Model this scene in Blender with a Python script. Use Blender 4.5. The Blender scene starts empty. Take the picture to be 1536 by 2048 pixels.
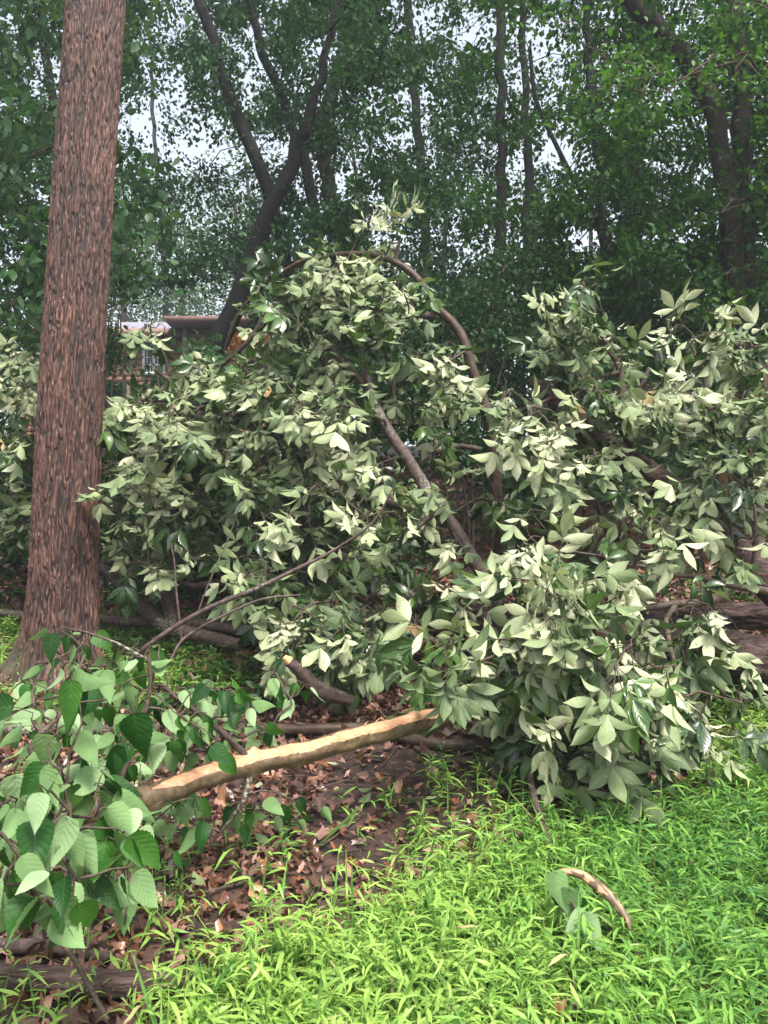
import bpy, math
import numpy as np

rng = np.random.default_rng(11)
R = math.radians
S = bpy.context.scene
COL = S.collection

# ------------------------------------------------------------------ camera, sky, sun, exposure
FPX, PITCH, CAMZ = 1607.0, R(3.0), 1.5
cam_d = bpy.data.cameras.new('camera')
cam_d.sensor_fit = 'VERTICAL'
cam_d.angle = 2 * math.atan(1024 / FPX)
cam_d.clip_start, cam_d.clip_end = 0.05, 900
cam = bpy.data.objects.new('camera', cam_d)
cam.location = (0, 0, CAMZ)
cam.rotation_euler = (R(90) + PITCH, 0, 0)
COL.objects.link(cam)
S.camera = cam

SUN_EL, SUN_AZ = R(60), R(150)      # azimuth clockwise from +Y: high, behind the camera to the right
W = bpy.data.worlds.new('World'); S.world = W; W.use_nodes = True
wn, wl = W.node_tree.nodes, W.node_tree.links
wn.clear()
sky = wn.new('ShaderNodeTexSky'); sky.sky_type = 'NISHITA'; sky.sun_disc = False
sky.sun_elevation = SUN_EL; sky.sun_rotation = SUN_AZ
sky.dust_density = 4.0; sky.air_density = 1.2; sky.ozone_density = 1.0
hs = wn.new('ShaderNodeHueSaturation'); hs.inputs['Saturation'].default_value = 0.42
bg = wn.new('ShaderNodeBackground'); bg.inputs['Strength'].default_value = 0.125
wo = wn.new('ShaderNodeOutputWorld')
wl.new(sky.outputs[0], hs.inputs['Color']); wl.new(hs.outputs[0], bg.inputs[0]); wl.new(bg.outputs[0], wo.inputs[0])

sd = bpy.data.lights.new('sun', 'SUN'); sd.energy = 2.0; sd.angle = R(12); sd.color = (1.0, 0.96, 0.9)
so = bpy.data.objects.new('sun', sd); COL.objects.link(so)
so.location = (0, 0, 30)
so.rotation_euler = (R(90) - SUN_EL, 0, math.pi - SUN_AZ)
S.view_settings.view_transform = 'Standard'; S.view_settings.look = 'None'
S.view_settings.exposure = 1.6; S.view_settings.gamma = 1.0
S.cycles.max_bounces = 6; S.cycles.diffuse_bounces = 2; S.cycles.glossy_bounces = 2
S.cycles.transmission_bounces = 4; S.cycles.volume_bounces = 0
S.cycles.use_fast_gi = False

# ------------------------------------------------------------------ pixel <-> point, ground
ct, st = math.cos(PITCH), math.sin(PITCH)

def at(px, py, D):
    """the point at forward distance D that the photograph shows at (px, py)"""
    x = (px - 768) / FPX; y = (1024 - py) / FPX
    fy = ct - st * y; fz = st + ct * y
    return np.array([x * D / fy, D, CAMZ + fz * D / fy])

def proj(P):
    P = np.asarray(P, float); d = P - np.array([0, 0, CAMZ])
    f = ct * d[..., 1] + st * d[..., 2]; u = -st * d[..., 1] + ct * d[..., 2]
    f = np.where(f < 0.05, 0.05, f)
    return 768 + d[..., 0] / f * FPX, 1024 - u / f * FPX

PR_Y = [-30, -3, 2.5, 4.3, 6, 8, 10, 14, 25, 40, 70, 200]
PR_Z = [-2.5, -0.35, 0.0, 0.2, 0.6, 1.06, 1.55, 2.55, 4.9, 6.6, 8.5, 12]

def h2(i, j, s):
    n = (i * 374761393 + j * 668265263 + s * 2147483647) & 0xffffffff
    n = ((n ^ (n >> 13)) * 1274126177) & 0xffffffff
    return ((n ^ (n >> 16)) & 0xffff) / 65535.0

def n2(x, y, s=0):
    x = np.asarray(x, float); y = np.asarray(y, float)
    i = np.floor(x).astype(np.int64); j = np.floor(y).astype(np.int64)
    u = x - i; v = y - j; u = u * u * (3 - 2 * u); v = v * v * (3 - 2 * v)
    a, b, c, d = h2(i, j, s), h2(i + 1, j, s), h2(i, j + 1, s), h2(i + 1, j + 1, s)
    return (a * (1 - u) + b * u) * (1 - v) + (c * (1 - u) + d * u) * v

def gz(x, y):
    x = np.asarray(x, float); y = np.asarray(y, float)
    z = np.interp(y, PR_Y, PR_Z)
    z = z + 0.10 * (n2(x * .9, y * .9, 3) - .5) + 0.035 * (n2(x * 4, y * 4, 5) - .5) + 0.5 * (n2(x * .12 + 9, y * .12, 7) - .5) * np.clip((y - 8) / 10, 0, 1)
    return z

def gat(px, py, up=0.0):
    """where the view ray through (px, py) meets the ground"""
    for D in np.arange(1.0, 40, 0.01):
        p = at(px, py, D)
        if p[2] <= gz(p[0], p[1]) + up: return p
    return p

# ------------------------------------------------------------------ mesh collecting
class MB:
    def __init__(s): s.V = []; s.F4 = []; s.F3 = []; s.A = []; s.n = 0; s.M4 = []; s.M3 = []
    def add(s, V, F4=None, F3=None, A=None, m=0):
        V = np.asarray(V, float); k = len(V)
        s.V.append(V)
        s.A.append(np.tile([.5, .5, .5, .5], (k, 1)) if A is None else np.asarray(A, float))
        if F4 is not None and len(F4): s.F4.append(np.asarray(F4, np.int64) + s.n); s.M4.append(np.full(len(F4), m) if np.isscalar(m) else np.repeat(m, len(F4) // len(m)))
        if F3 is not None and len(F3): s.F3.append(np.asarray(F3, np.int64) + s.n); s.M3.append(np.full(len(F3), m))
        s.n += k
    def box(s, c, sz, m=0, rot=0.0):
        c = np.array(c, float); h = np.array(sz, float) / 2
        V = np.array([[x, y, z] for x in (-1, 1) for y in (-1, 1) for z in (-1, 1)]) * h
        if rot: V = V @ np.array([[math.cos(rot), math.sin(rot), 0], [-math.sin(rot), math.cos(rot), 0], [0, 0, 1]])
        s.add(V + c, [[0, 1, 3, 2], [4, 6, 7, 5], [0, 4, 5, 1], [2, 3, 7, 6], [0, 2, 6, 4], [1, 5, 7, 3]], m=m)
    def build(s, name, mats, parent=None, smooth=True, bevel=0):
        V = np.concatenate(s.V) if s.V else np.zeros((0, 3)); A = np.concatenate(s.A)
        if parent is not None:
            o0 = parent; off = np.zeros(3)
            while o0 is not None: off += np.array(o0.location); o0 = o0.parent
            V = V - off
        F4 = np.concatenate(s.F4) if s.F4 else np.zeros((0, 4), np.int64)
        F3 = np.concatenate(s.F3) if s.F3 else np.zeros((0, 3), np.int64)
        me = bpy.data.meshes.new(name)
        me.vertices.add(len(V)); me.vertices.foreach_set('co', V.astype(np.float32).ravel())
        nl = 4 * len(F4) + 3 * len(F3)
        me.loops.add(nl); me.loops.foreach_set('vertex_index', np.concatenate([F4.ravel(), F3.ravel()]).astype(np.int32))
        npol = len(F4) + len(F3); me.polygons.add(npol)
        ls = np.concatenate([np.arange(len(F4)) * 4, 4 * len(F4) + np.arange(len(F3)) * 3]).astype(np.int32)
        me.polygons.foreach_set('loop_start', ls)
        me.polygons.foreach_set('material_index', np.concatenate([np.concatenate(s.M4) if s.M4 else [], np.concatenate(s.M3) if s.M3 else []]).astype(np.int32))
        me.polygons.foreach_set('use_smooth', np.full(npol, smooth))
        at_ = me.attributes.new('leaf', 'FLOAT_COLOR', 'POINT'); at_.data.foreach_set('color', A.astype(np.float32).ravel())
        for m in (mats if isinstance(mats, (list, tuple)) else [mats]): me.materials.append(m)
        me.update(calc_edges=True); me.validate()
        o = bpy.data.objects.new(name, me); COL.objects.link(o)
        if parent is not None: o.parent = parent
        if bevel:
            b = o.modifiers.new('bevel', 'BEVEL'); b.width = bevel; b.segments = 2
        return o

def tag(o, label=None, cat=None, group=None, kind=None):
    if label: o['label'] = label
    if cat: o['category'] = cat
    if group: o['group'] = group
    if kind: o['kind'] = kind
    return o

def root(name, loc, label, cat, group=None):
    o = bpy.data.objects.new(name, None); o.empty_display_size = .2; COL.objects.link(o)
    o.location = tuple(float(v) for v in loc)
    return tag(o, label, cat, group)

def nrm(v): return v / (np.linalg.norm(v, axis=-1, keepdims=True) + 1e-9)

def smooth_path(P, r, step):
    """Catmull-Rom through P with radii r, resampled about every step"""
    P = np.asarray(P, float); r = np.asarray(r, float)
    Q = np.vstack([2 * P[0] - P[1], P, 2 * P[-1] - P[-2]]); out = []; ro = []
    for i in range(len(P) - 1):
        a, b, c, d = Q[i], Q[i + 1], Q[i + 2], Q[i + 3]
        k = max(1, int(np.linalg.norm(c - b) / step))
        for t in np.arange(k) / k:
            out.append(.5 * ((2 * b) + (c - a) * t + (2 * a - 5 * b + 4 * c - d) * t * t + (3 * b - a - 3 * c + d) * t ** 3))
            ro.append(r[i] * (1 - t) + r[i + 1] * t)
    out.append(P[-1]); ro.append(r[-1])
    return np.array(out), np.array(ro)

def tube(mb, P, r, seg=8, step=0.12, m=0, wob=0.0, lump=0.0, seed=0, cap=True, dispf=None, tone=None):
    if len(P) > 2 or wob: P, r = smooth_path(P, r, step)
    else: P = np.asarray(P, float); r = np.asarray(r, float)
    n = len(P)
    if wob:
        k = np.arange(n)
        for a in range(3):
            P[:, a] += wob * (n2(k * step * 5 + seed * 7.3, np.full(n, a * 9.1 + seed), 2) - .5) * np.minimum(1, np.minimum(k, n - 1 - k) / 3)
    T = np.gradient(P, axis=0) if n > 2 else np.tile(P[-1] - P[0], (n, 1))
    T = nrm(T)
    N = np.zeros_like(T); ref = np.array([0, 0, 1.]) if abs(T[0][2]) < .9 else np.array([1., 0, 0])
    N[0] = nrm(np.cross(T[0], ref))
    for i in range(1, n):
        v = N[i - 1] - T[i] * np.dot(N[i - 1], T[i]); N[i] = nrm(v)
    B = np.cross(T, N)
    th = np.arange(seg) / seg * 2 * math.pi
    rr = np.tile(r[:, None], (1, seg))
    L = np.concatenate([[0], np.cumsum(np.linalg.norm(np.diff(P, axis=0), axis=1))])
    if lump:
        uu = np.tile(L[:, None], (1, seg)); cx = np.cos(th)[None] * 1.5; sx = np.sin(th)[None] * 1.5
        rr = rr * (1 + lump * (n2(uu * 6 + seed + cx, uu * 0 + sx * 1.3 + seed * 3, 4) - .5) + lump * .6 * (n2(uu * 16 + seed + cx * 2, sx * 3 + seed, 8) - .5))
    if dispf is not None: rr = dispf(rr, th, L)
    V = P[:, None, :] + rr[..., None] * (np.cos(th)[None, :, None] * N[:, None, :] + np.sin(th)[None, :, None] * B[:, None, :])
    A = np.zeros((n, seg, 4)); A[..., 0] = rng.random() if tone is None else (tone if tone != 'torn' else n2(L[:, None] * 90, np.cos(th)[None] * 2.6 + 3 + 0 * L[:, None], 51) * .8 + n2(L[:, None] * 22, np.sin(th)[None] * 2 + 4, 52) * .28 - .07)
    A[..., 1] = L[:, None] ; A[..., 2] = th[None] / 6.2832; A[..., 3] = ((V - P[:, None])[..., 2] / (rr + 1e-6)) * .5 + .5
    i = np.arange(n - 1)[:, None]; j = np.arange(seg)[None]; jn = (j + 1) % seg
    F = np.stack([i * seg + j, i * seg + jn, (i + 1) * seg + jn, (i + 1) * seg + j], -1).reshape(-1, 4)
    mb.add(V.reshape(-1, 3), F, A=A.reshape(-1, 4), m=m)
    if cap:
        for e, (k, sg) in enumerate(((0, -1), (n - 1, 1))):
            c = P[k] + T[k] * sg * r[k] * .25
            V2 = np.vstack([V[k], c[None]]); jj = np.arange(seg)
            F2 = np.stack([jj, (jj + 1) % seg, np.full(seg, seg)], -1)
            if sg < 0: F2 = F2[:, ::-1]
            A2 = np.vstack([A[k], A[k][:1]])
            mb.add(V2, F3=F2, A=A2, m=m)
    return P, r

# ------------------------------------------------------------------ leaf shapes (u along, v across, w up)
def leaf_template(profile, fold=.25, droop=.0, mid=None):
    """profile: list of (u, half width). Two quads per step, folded along the midrib."""
    V = []; UV = []
    for u, h in profile:
        for sgn in (-1, 0, 1):
            V.append([u, sgn * h, abs(sgn) * h * fold]); UV.append([u, sgn * (1 if h > 0 else 0)])
    V = np.array(V); F = []
    for i in range(len(profile) - 1):
        a = i * 3; F += [[a, a + 3, a + 4, a + 1], [a + 1, a + 4, a + 5, a + 2]]
    return V, np.array(F), np.array(UV)

LEAFLET = leaf_template([(0, .012), (.12, .07), (.28, .145), (.48, .182), (.64, .165), (.78, .105), (.9, .04), (1, .003)], .32)
GRASS = leaf_template([(0, .012), (.3, .075), (.65, .062), (1, .003)], .25)
SMALL = leaf_template([(0, .05), (.35, .30), (.7, .24), (1, .02)], .2)
TINY = (np.array([[0, 0, 0], [.35, -.3, .08], [.75, -.22, .04], [1, 0, 0], [.75, .22, .04], [.35, .3, .08]]),
        np.array([[0, 1, 2, 3], [0, 3, 4, 5]]), np.array([[0, 0], [.35, -1], [.75, -1], [1, 0], [.75, 1], [.35, 1]]))

def broad_template():
    pr = []; K = 27
    for k in range(K + 1):
        u = k / K
        h = .36 * (math.sin(math.pi * u ** .55) ** .8) if 0 < u < 1 else .004
        h *= 1 - .30 * u
        if u > .8: h = h * (1 - (u - .8) * 1.8)
        if 0 < k < K: h *= 1.045 if k % 2 else .965
        pr.append((u, max(h, .004)))
    V = []; UV = []; F = []
    for u, h in pr:
        for s in (-1, -.5, 0, .5, 1):
            V.append([u - abs(s) * .05 * (1 - u), s * h, abs(s) * h * .25 - .02 * math.sin(abs(s) * 3.14) + .006 * math.sin(u * 30 - abs(s) * 3) * abs(s)]); UV.append([u, s])
    for i in range(K):
        for j in range(4):
            a = i * 5 + j; F.append([a, a + 5, a + 6, a + 1])
    return np.array(V), np.array(F), np.array(UV)
BROAD = broad_template()

def litter_template():
    n = int(rng.integers(11, 17)); kind = rng.random(); V = [[.5, 0, 0]]; UV = [[.5, 0]]
    for k in range(n):
        a = 2 * math.pi * k / n; q = .46 * (1 - .25 * abs(math.sin(a)))
        if kind > .45: q *= 1 + (.28 if k % 2 else -.28) * rng.uniform(.4, 1.1)
        q *= rng.uniform(.82, 1.12)
        V.append([.5 + q * math.cos(a + rng.uniform(-.12, .12)), q * math.sin(a) * .8, rng.uniform(-.10, .10)]); UV.append([.5 + q * math.cos(a), q * math.sin(a) * 2])
    return np.array(V), np.array([[0, 1 + k, 1 + (k + 1) % n] for k in range(n)]), np.array(UV)
LITTERS = [litter_template() for _ in range(9)]


def put_leaves(mb, tmpl, P, X, N, L, wid=1.0, curl=0.0, cup=0.0, m=0, tone=None, twist=0.0):
    """one copy of the template at each P, along X, its upper side towards N"""
    TV, TF, UV = tmpl; n = len(P)
    if n == 0: return
    P = np.asarray(P, float); X = nrm(np.asarray(X, float)); N = np.asarray(N, float)
    L = np.broadcast_to(np.asarray(L, float), (n,)); wid = np.broadcast_to(np.asarray(wid, float), (n,))
    curl = np.broadcast_to(np.asarray(curl, float), (n,)); cup = np.broadcast_to(np.asarray(cup, float), (n,))
    Z = nrm(N - X * np.sum(N * X, 1, keepdims=True)); Y = np.cross(Z, X)
    u = TV[:, 0][None]; v = TV[:, 1][None] * wid[:, None]; w = TV[:, 2][None] * wid[:, None]
    c = curl[:, None]
    w2 = w - c * u * u + cup[:, None] * v * v * 2
    u2 = u * (1 - .35 * np.abs(c) * u)
    if np.any(twist):
        tw = np.broadcast_to(np.asarray(twist, float), (n,))[:, None] * u
        v, w2 = v * np.cos(tw) - w2 * np.sin(tw), v * np.sin(tw) + w2 * np.cos(tw)
    V = P[:, None] + L[:, None, None] * (u2[..., None] * X[:, None] + v[..., None] * Y[:, None] + w2[..., None] * Z[:, None])
    k = len(TV)
    A = np.zeros((n, k, 4)); A[..., 0] = (rng.random(n) if tone is None else tone)[:, None]
    A[..., 1] = UV[None, :, 0]; A[..., 2] = UV[None, :, 1] * .5 + .5; A[..., 3] = rng.random(n)[:, None]
    F = (TF[None] + (np.arange(n) * k)[:, None, None]).reshape(-1, TF.shape[1])
    mb.add(V.reshape(-1, 3), F if TF.shape[1] == 4 else None, F if TF.shape[1] == 3 else None, A.reshape(-1, 4), m)

def grow(mb, starts, start_r, anchors, rtip=.003, power=.5, rmax=.05, sag=.06, seg=5, step=.15, m=0, jit=.05, bias=None):
    """twigs from the given wood to every anchor, each joining the nearest wood already there"""
    starts = np.asarray(starts, float); anchors = np.asarray(anchors, float)
    d0 = np.array([np.min(np.linalg.norm(starts - a, axis=1)) for a in anchors])
    order = np.argsort(d0); nodes = list(starts); par = {}
    ns = len(starts); idx = {}
    dist = list(np.zeros(ns))
    for o in order:
        a = anchors[o]; arr = np.array(nodes); d = np.linalg.norm(arr - a, axis=1) + .35 * np.array(dist)
        j = int(np.argmin(d)); par[len(nodes)] = j; idx[o] = len(nodes)
        dist.append(dist[j] + np.linalg.norm(arr[j] - a)); nodes.append(a)
    cnt = np.zeros(len(nodes))
    for k in range(len(nodes) - 1, ns - 1, -1):
        cnt[k] += 1; cnt[par[k]] += cnt[k] if par[k] >= ns else 0
    dirs = {}
    for k in range(ns, len(nodes)):
        a = nodes[par[k]]; b = nodes[k]; Ln = np.linalg.norm(b - a)
        r1 = min(rmax, rtip * cnt[k] ** power * 1.25); r0 = min(rmax, rtip * (cnt[k] + 1) ** power * 1.5)
        if par[k] < ns and start_r is not None: r0 = min(r0, start_r[par[k]] * .8)
        q1 = a + (b - a) * .35 + rng.normal(0, jit, 3) * Ln + np.array([0, 0, sag * Ln])
        q2 = a + (b - a) * .7 + rng.normal(0, jit, 3) * Ln + np.array([0, 0, sag * .7 * Ln])
        tube(mb, [a, q1, q2, b], [r0, r0 * .8 + r1 * .2, r1, r1 * .7], seg, max(step, Ln / 8), m, cap=False)
        dirs[k] = b - q2
    return np.array([nrm(dirs[idx[o]]) for o in range(len(anchors))])

# ------------------------------------------------------------------ materials
def mat(name):
    m = bpy.data.materials.new(name); m.use_nodes = True
    m.node_tree.nodes.clear(); return m, m.node_tree.nodes, m.node_tree.links

def ramp(nd, stops, interp='LINEAR'):
    r = nd.new('ShaderNodeValToRGB'); e = r.color_ramp.elements; r.color_ramp.interpolation = interp
    while len(e) > 1: e.remove(e[-1])
    e[0].position = stops[0][0]; e[0].color = (*stops[0][1], 1)
    for p, c in stops[1:]:
        x = e.new(p); x.color = (*c, 1)
    return r

def mixc(nd, lk, fac, a, b, mode='MIX'):
    n = nd.new('ShaderNodeMix'); n.data_type = 'RGBA'; n.blend_type = mode
    for sck, v in ((0, fac), (6, a), (7, b)):
        if hasattr(v, 'is_output') or isinstance(v, bpy.types.NodeSocket): lk.new(v, n.inputs[sck])
        else: n.inputs[sck].default_value = v if sck == 0 else (*v, 1)
    return n.outputs[2]

def leaf_mat(name, top, under, rough=.35, transl=.3, gloss=.06, blotch=None, veins=0.5, vscale=30, bump=.1):
    m, nd, lk = mat(name)
    a = nd.new('ShaderNodeAttribute'); a.attribute_name = 'leaf'
    sp = nd.new('ShaderNodeSeparateColor'); lk.new(a.outputs['Color'], sp.inputs[0])
    rt = ramp(nd, top); ru = ramp(nd, under)
    lk.new(sp.outputs[0], rt.inputs[0]); lk.new(sp.outputs[0], ru.inputs[0])
    g = nd.new('ShaderNodeNewGeometry')
    colr = mixc(nd, lk, g.outputs['Backfacing'], rt.outputs[0], ru.outputs[0])
    # midrib and side veins
    v = nd.new('ShaderNodeMath'); v.operation = 'SUBTRACT'; lk.new(sp.outputs[2], v.inputs[0]); v.inputs[1].default_value = .5
    ab = nd.new('ShaderNodeMath'); ab.operation = 'ABSOLUTE'; lk.new(v.outputs[0], ab.inputs[0])
    mr = nd.new('ShaderNodeMapRange'); mr.inputs[1].default_value = .0; mr.inputs[2].default_value = .05; mr.inputs[3].default_value = veins; mr.inputs[4].default_value = 0
    lk.new(ab.outputs[0], mr.inputs[0])
    su = nd.new('ShaderNodeMath'); su.operation = 'MULTIPLY_ADD'; lk.new(ab.outputs[0], su.inputs[0]); su.inputs[1].default_value = -0.6
    lk.new(sp.outputs[1], su.inputs[2])
    sn = nd.new('ShaderNodeMath'); sn.operation = 'MULTIPLY'; lk.new(su.outputs[0], sn.inputs[0]); sn.inputs[1].default_value = vscale * 2
    si = nd.new('ShaderNodeMath'); si.operation = 'SINE'; lk.new(sn.outputs[0], si.inputs[0])
    sr = nd.new('ShaderNodeMapRange'); sr.inputs[1].default_value = .75; sr.inputs[2].default_value = 1; sr.inputs[3].default_value = 0; sr.inputs[4].default_value = veins * .4
    lk.new(si.outputs[0], sr.inputs[0])
    mx = nd.new('ShaderNodeMath'); mx.operation = 'MAXIMUM'; lk.new(mr.outputs[0], mx.inputs[0]); lk.new(sr.outputs[0], mx.inputs[1])
    ven = nd.new('ShaderNodeMix'); ven.data_type = 'RGBA'; ven.blend_type = 'SCREEN'
    lk.new(mx.outputs[0], ven.inputs[0]); lk.new(colr, ven.inputs[6]); ven.inputs[7].default_value = (.22, .30, .12, 1)
    colr = ven.outputs[2]
    no = nd.new('ShaderNodeTexNoise'); no.inputs['Scale'].default_value = 9; no.inputs['Detail'].default_value = 3
    tc = nd.new('ShaderNodeTexCoord'); lk.new(tc.outputs['Object'], no.inputs['Vector'])
    nr = ramp(nd, [(.35, (.78, .8, .78)), (.65, (1.12, 1.1, 1.1))]); lk.new(no.outputs[0], nr.inputs[0])
    colr = mixc(nd, lk, 1.0, colr, nr.outputs[0], 'MULTIPLY')
    if blotch:
        n3 = nd.new('ShaderNodeTexNoise'); n3.inputs['Scale'].default_value = 55; n3.inputs['Detail'].default_value = 2
        lk.new(tc.outputs['Object'], n3.inputs['Vector'])
        br = ramp(nd, [(.64, (0, 0, 0)), (.7, (1, 1, 1))]); lk.new(n3.outputs[0], br.inputs[0])
        colr = mixc(nd, lk, br.outputs[0], colr, blotch)
    pr = nd.new('ShaderNodeBsdfPrincipled'); lk.new(colr, pr.inputs['Base Color'])
    pr.inputs['Specular IOR Level'].default_value = gloss * 8
    rg = nd.new('ShaderNodeMix'); lk.new(g.outputs['Backfacing'], rg.inputs[0]); rg.inputs[2].default_value = rough; rg.inputs[3].default_value = min(1, rough + .35)
    lk.new(rg.outputs[0], pr.inputs['Roughness'])
    bm = nd.new('ShaderNodeBump'); bm.inputs['Strength'].default_value = bump; bm.inputs['Distance'].default_value = .003
    lk.new(si.outputs[0], bm.inputs['Height']); lk.new(bm.outputs[0], pr.inputs['Normal'])
    tr = nd.new('ShaderNodeBsdfTranslucent')
    tcx = mixc(nd, lk, 1.0, colr, (1.0, 1.15, .55), 'MULTIPLY'); lk.new(tcx, tr.inputs[0])
    ms = nd.new('ShaderNodeMixShader'); ms.inputs[0].default_value = transl
    lk.new(pr.outputs[0], ms.inputs[1]); lk.new(tr.outputs[0], ms.inputs[2])
    out = nd.new('ShaderNodeOutputMaterial'); lk.new(ms.outputs[0], out.inputs[0])
    return m

def wood_mat(name, dark, mid, light, sc=(8, 8, 8), rough=.85, bump=.6, spots=None, spec=.3, bdist=.01):
    m, nd, lk = mat(name)
    tc = nd.new('ShaderNodeTexCoord'); mp = nd.new('ShaderNodeMapping'); mp.inputs['Scale'].default_value = sc
    lk.new(tc.outputs['Object'], mp.inputs[0])
    n1 = nd.new('ShaderNodeTexNoise'); n1.inputs['Scale'].default_value = 6; n1.inputs['Detail'].default_value = 7; n1.inputs['Roughness'].default_value = .65
    lk.new(mp.outputs[0], n1.inputs['Vector'])
    r = ramp(nd, [(.3, dark), (.5, mid), (.72, light)]); lk.new(n1.outputs[0], r.inputs[0])
    colr = r.outputs[0]
    n0 = nd.new('ShaderNodeTexNoise'); n0.inputs['Scale'].default_value = 1.7; n0.inputs['Detail'].default_value = 3
    lk.new(tc.outputs['Object'], n0.inputs['Vector'])
    if spots:
        r2 = ramp(nd, [(.55, (0, 0, 0)), (.68, (1, 1, 1))]); lk.new(n0.outputs[0], r2.inputs[0])
        n5 = nd.new('ShaderNodeTexNoise'); n5.inputs['Scale'].default_value = 60; lk.new(tc.outputs['Object'], n5.inputs['Vector'])
        r5 = ramp(nd, [(.48, (0, 0, 0)), (.6, (1, 1, 1))]); lk.new(n5.outputs[0], r5.inputs[0])
        f = mixc(nd, lk, 1.0, r2.outputs[0], r5.outputs[0], 'MULTIPLY')
        colr = mixc(nd, lk, f, colr, spots)
    b = nd.new('ShaderNodeBump'); b.inputs['Strength'].default_value = bump; b.inputs['Distance'].default_value = bdist
    lk.new(n1.outputs[0], b.inputs['Height'])
    p = nd.new('ShaderNodeBsdfPrincipled'); lk.new(colr, p.inputs['Base Color']); lk.new(b.outputs[0], p.inputs['Normal'])
    p.inputs['Roughness'].default_value = rough; p.inputs['Specular IOR Level'].default_value = spec
    o = nd.new('ShaderNodeOutputMaterial'); lk.new(p.outputs[0], o.inputs[0])
    return m

def plain_mat(name, c, rough=.6, noise=.25, sc=12, spec=.4):
    m, nd, lk = mat(name)
    tc = nd.new('ShaderNodeTexCoord'); n1 = nd.new('ShaderNodeTexNoise'); n1.inputs['Scale'].default_value = sc; n1.inputs['Detail'].default_value = 5
    lk.new(tc.outputs['Object'], n1.inputs['Vector'])
    r = ramp(nd, [(.3, tuple(x * (1 - noise) for x in c)), (.7, tuple(min(1, x * (1 + noise)) for x in c))]); lk.new(n1.outputs[0], r.inputs[0])
    p = nd.new('ShaderNodeBsdfPrincipled'); lk.new(r.outputs[0], p.inputs['Base Color']); p.inputs['Roughness'].default_value = rough
    p.inputs['Specular IOR Level'].default_value = spec
    o = nd.new('ShaderNodeOutputMaterial'); lk.new(p.outputs[0], o.inputs[0]); return m

M_HICK = leaf_mat('hickory_leaf', [(0, (.018, .045, .014)), (.6, (.035, .085, .018)), (1, (.08, .15, .03))],
                  [(0, (.07, .11, .04)), (.4, (.15, .205, .085)), (.75, (.265, .315, .155)), (1, (.46, .48, .30))], rough=.28, transl=.18, gloss=.07, blotch=(.16, .19, .07), veins=.35, vscale=22)
M_BROAD = leaf_mat('broad_leaf', [(0, (.010, .05, .008)), (.6, (.025, .10, .012)), (1, (.055, .16, .02))],
                   [(0, (.11, .20, .07)), (.5, (.18, .30, .115)), (1, (.32, .45, .24))], rough=.5, gloss=.035, transl=.3, veins=.10, vscale=24, bump=.14)
M_CAN1 = leaf_mat('canopy_leaf', [(0, (.012, .040, .015)), (1, (.036, .10, .032))], [(0, (.02, .062, .024)), (1, (.055, .12, .05))], gloss=.025, rough=.4, transl=.35, veins=0)
M_CAN2 = leaf_mat('maple_leaf', [(0, (.010, .042, .007)), (.7, (.030, .10, .012)), (1, (.085, .20, .02))], [(0, (.016, .052, .011)), (.7, (.04, .10, .02)), (1, (.09, .2, .03))], gloss=.025, rough=.4, transl=.42, veins=0)
M_CAN3 = leaf_mat('near_leaf', [(0, (.016, .055, .018)), (1, (.04, .11, .03))], [(0, (.035, .09, .04)), (1, (.09, .16, .075))], gloss=.025, rough=.35, transl=.35, veins=.2)  # slightly paler: haze over the upper left is put into the colour
M_FAR = leaf_mat('far_haze_leaf', [(0, (.05, .11, .045)), (1, (.09, .17, .07))], [(0, (.06, .13, .055)), (1, (.11, .18, .08))], rough=.6, transl=.35, veins=0)  # paler than the nearer leaves: distance haze is in the colour
M_SHRUB = leaf_mat('shrub_leaf', [(0, (.009, .032, .009)), (1, (.025, .075, .016))], [(0, (.016, .045, .012)), (1, (.035, .08, .026))], gloss=.03, rough=.4, transl=.3, veins=0)
M_RED = leaf_mat('rusty_leaf', [(0, (.42, .10, .04)), (1, (.45, .22, .05))], [(0, (.42, .12, .05)), (1, (.5, .25, .07))], rough=.6, transl=.35, veins=0)
M_WILT = leaf_mat('wilted_leaf', [(0, (.09, .045, .015)), (1, (.20, .13, .04))], [(0, (.16, .09, .04)), (1, (.32, .24, .11))], rough=.5, transl=.15, veins=.2)
M_GRASS = leaf_mat('stiltgrass_leaf', [(0, (.065, .19, .045)), (.45, (.165, .34, .055)), (.95, (.32, .48, .10)), (1, (.40, .36, .16))], [(0, (.11, .26, .065)), (1, (.25, .40, .10))], rough=.45, transl=.35, veins=.12, vscale=0, gloss=.05)
M_LITTER = leaf_mat('dead_leaf', [(0, (.06, .022, .013)), (.4, (.15, .052, .028)), (.75, (.30, .12, .06)), (1, (.42, .22, .12))],
                    [(0, (.08, .035, .024)), (.5, (.22, .095, .07)), (1, (.42, .24, .17))], rough=.32, transl=.08, gloss=.08, veins=.25, vscale=20)
M_TWIG = wood_mat('twig_bark', (.035, .024, .017), (.075, .052, .038), (.15, .11, .08), rough=.7)
M_LIMB = wood_mat('limb_bark', (.032, .021, .017), (.075, .05, .042), (.15, .11, .09), sc=(5, 5, 5), spots=(.26, .28, .22), rough=.65)
M_ARCH = wood_mat('smooth_bark', (.03, .018, .012), (.06, .037, .024), (.11, .075, .05), sc=(3, 3, 3), rough=.5, bump=.3)
M_LOG = wood_mat('log_bark', (.022, .013, .010), (.065, .038, .032), (.19, .125, .115), sc=(1.2, 5, 7), rough=.75, bump=1, bdist=.03)
M_BACK = wood_mat('dark_trunk_bark', (.004, .004, .004), (.009, .008, .007), (.02, .017, .015), sc=(3, 3, 1), rough=.9)
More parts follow.
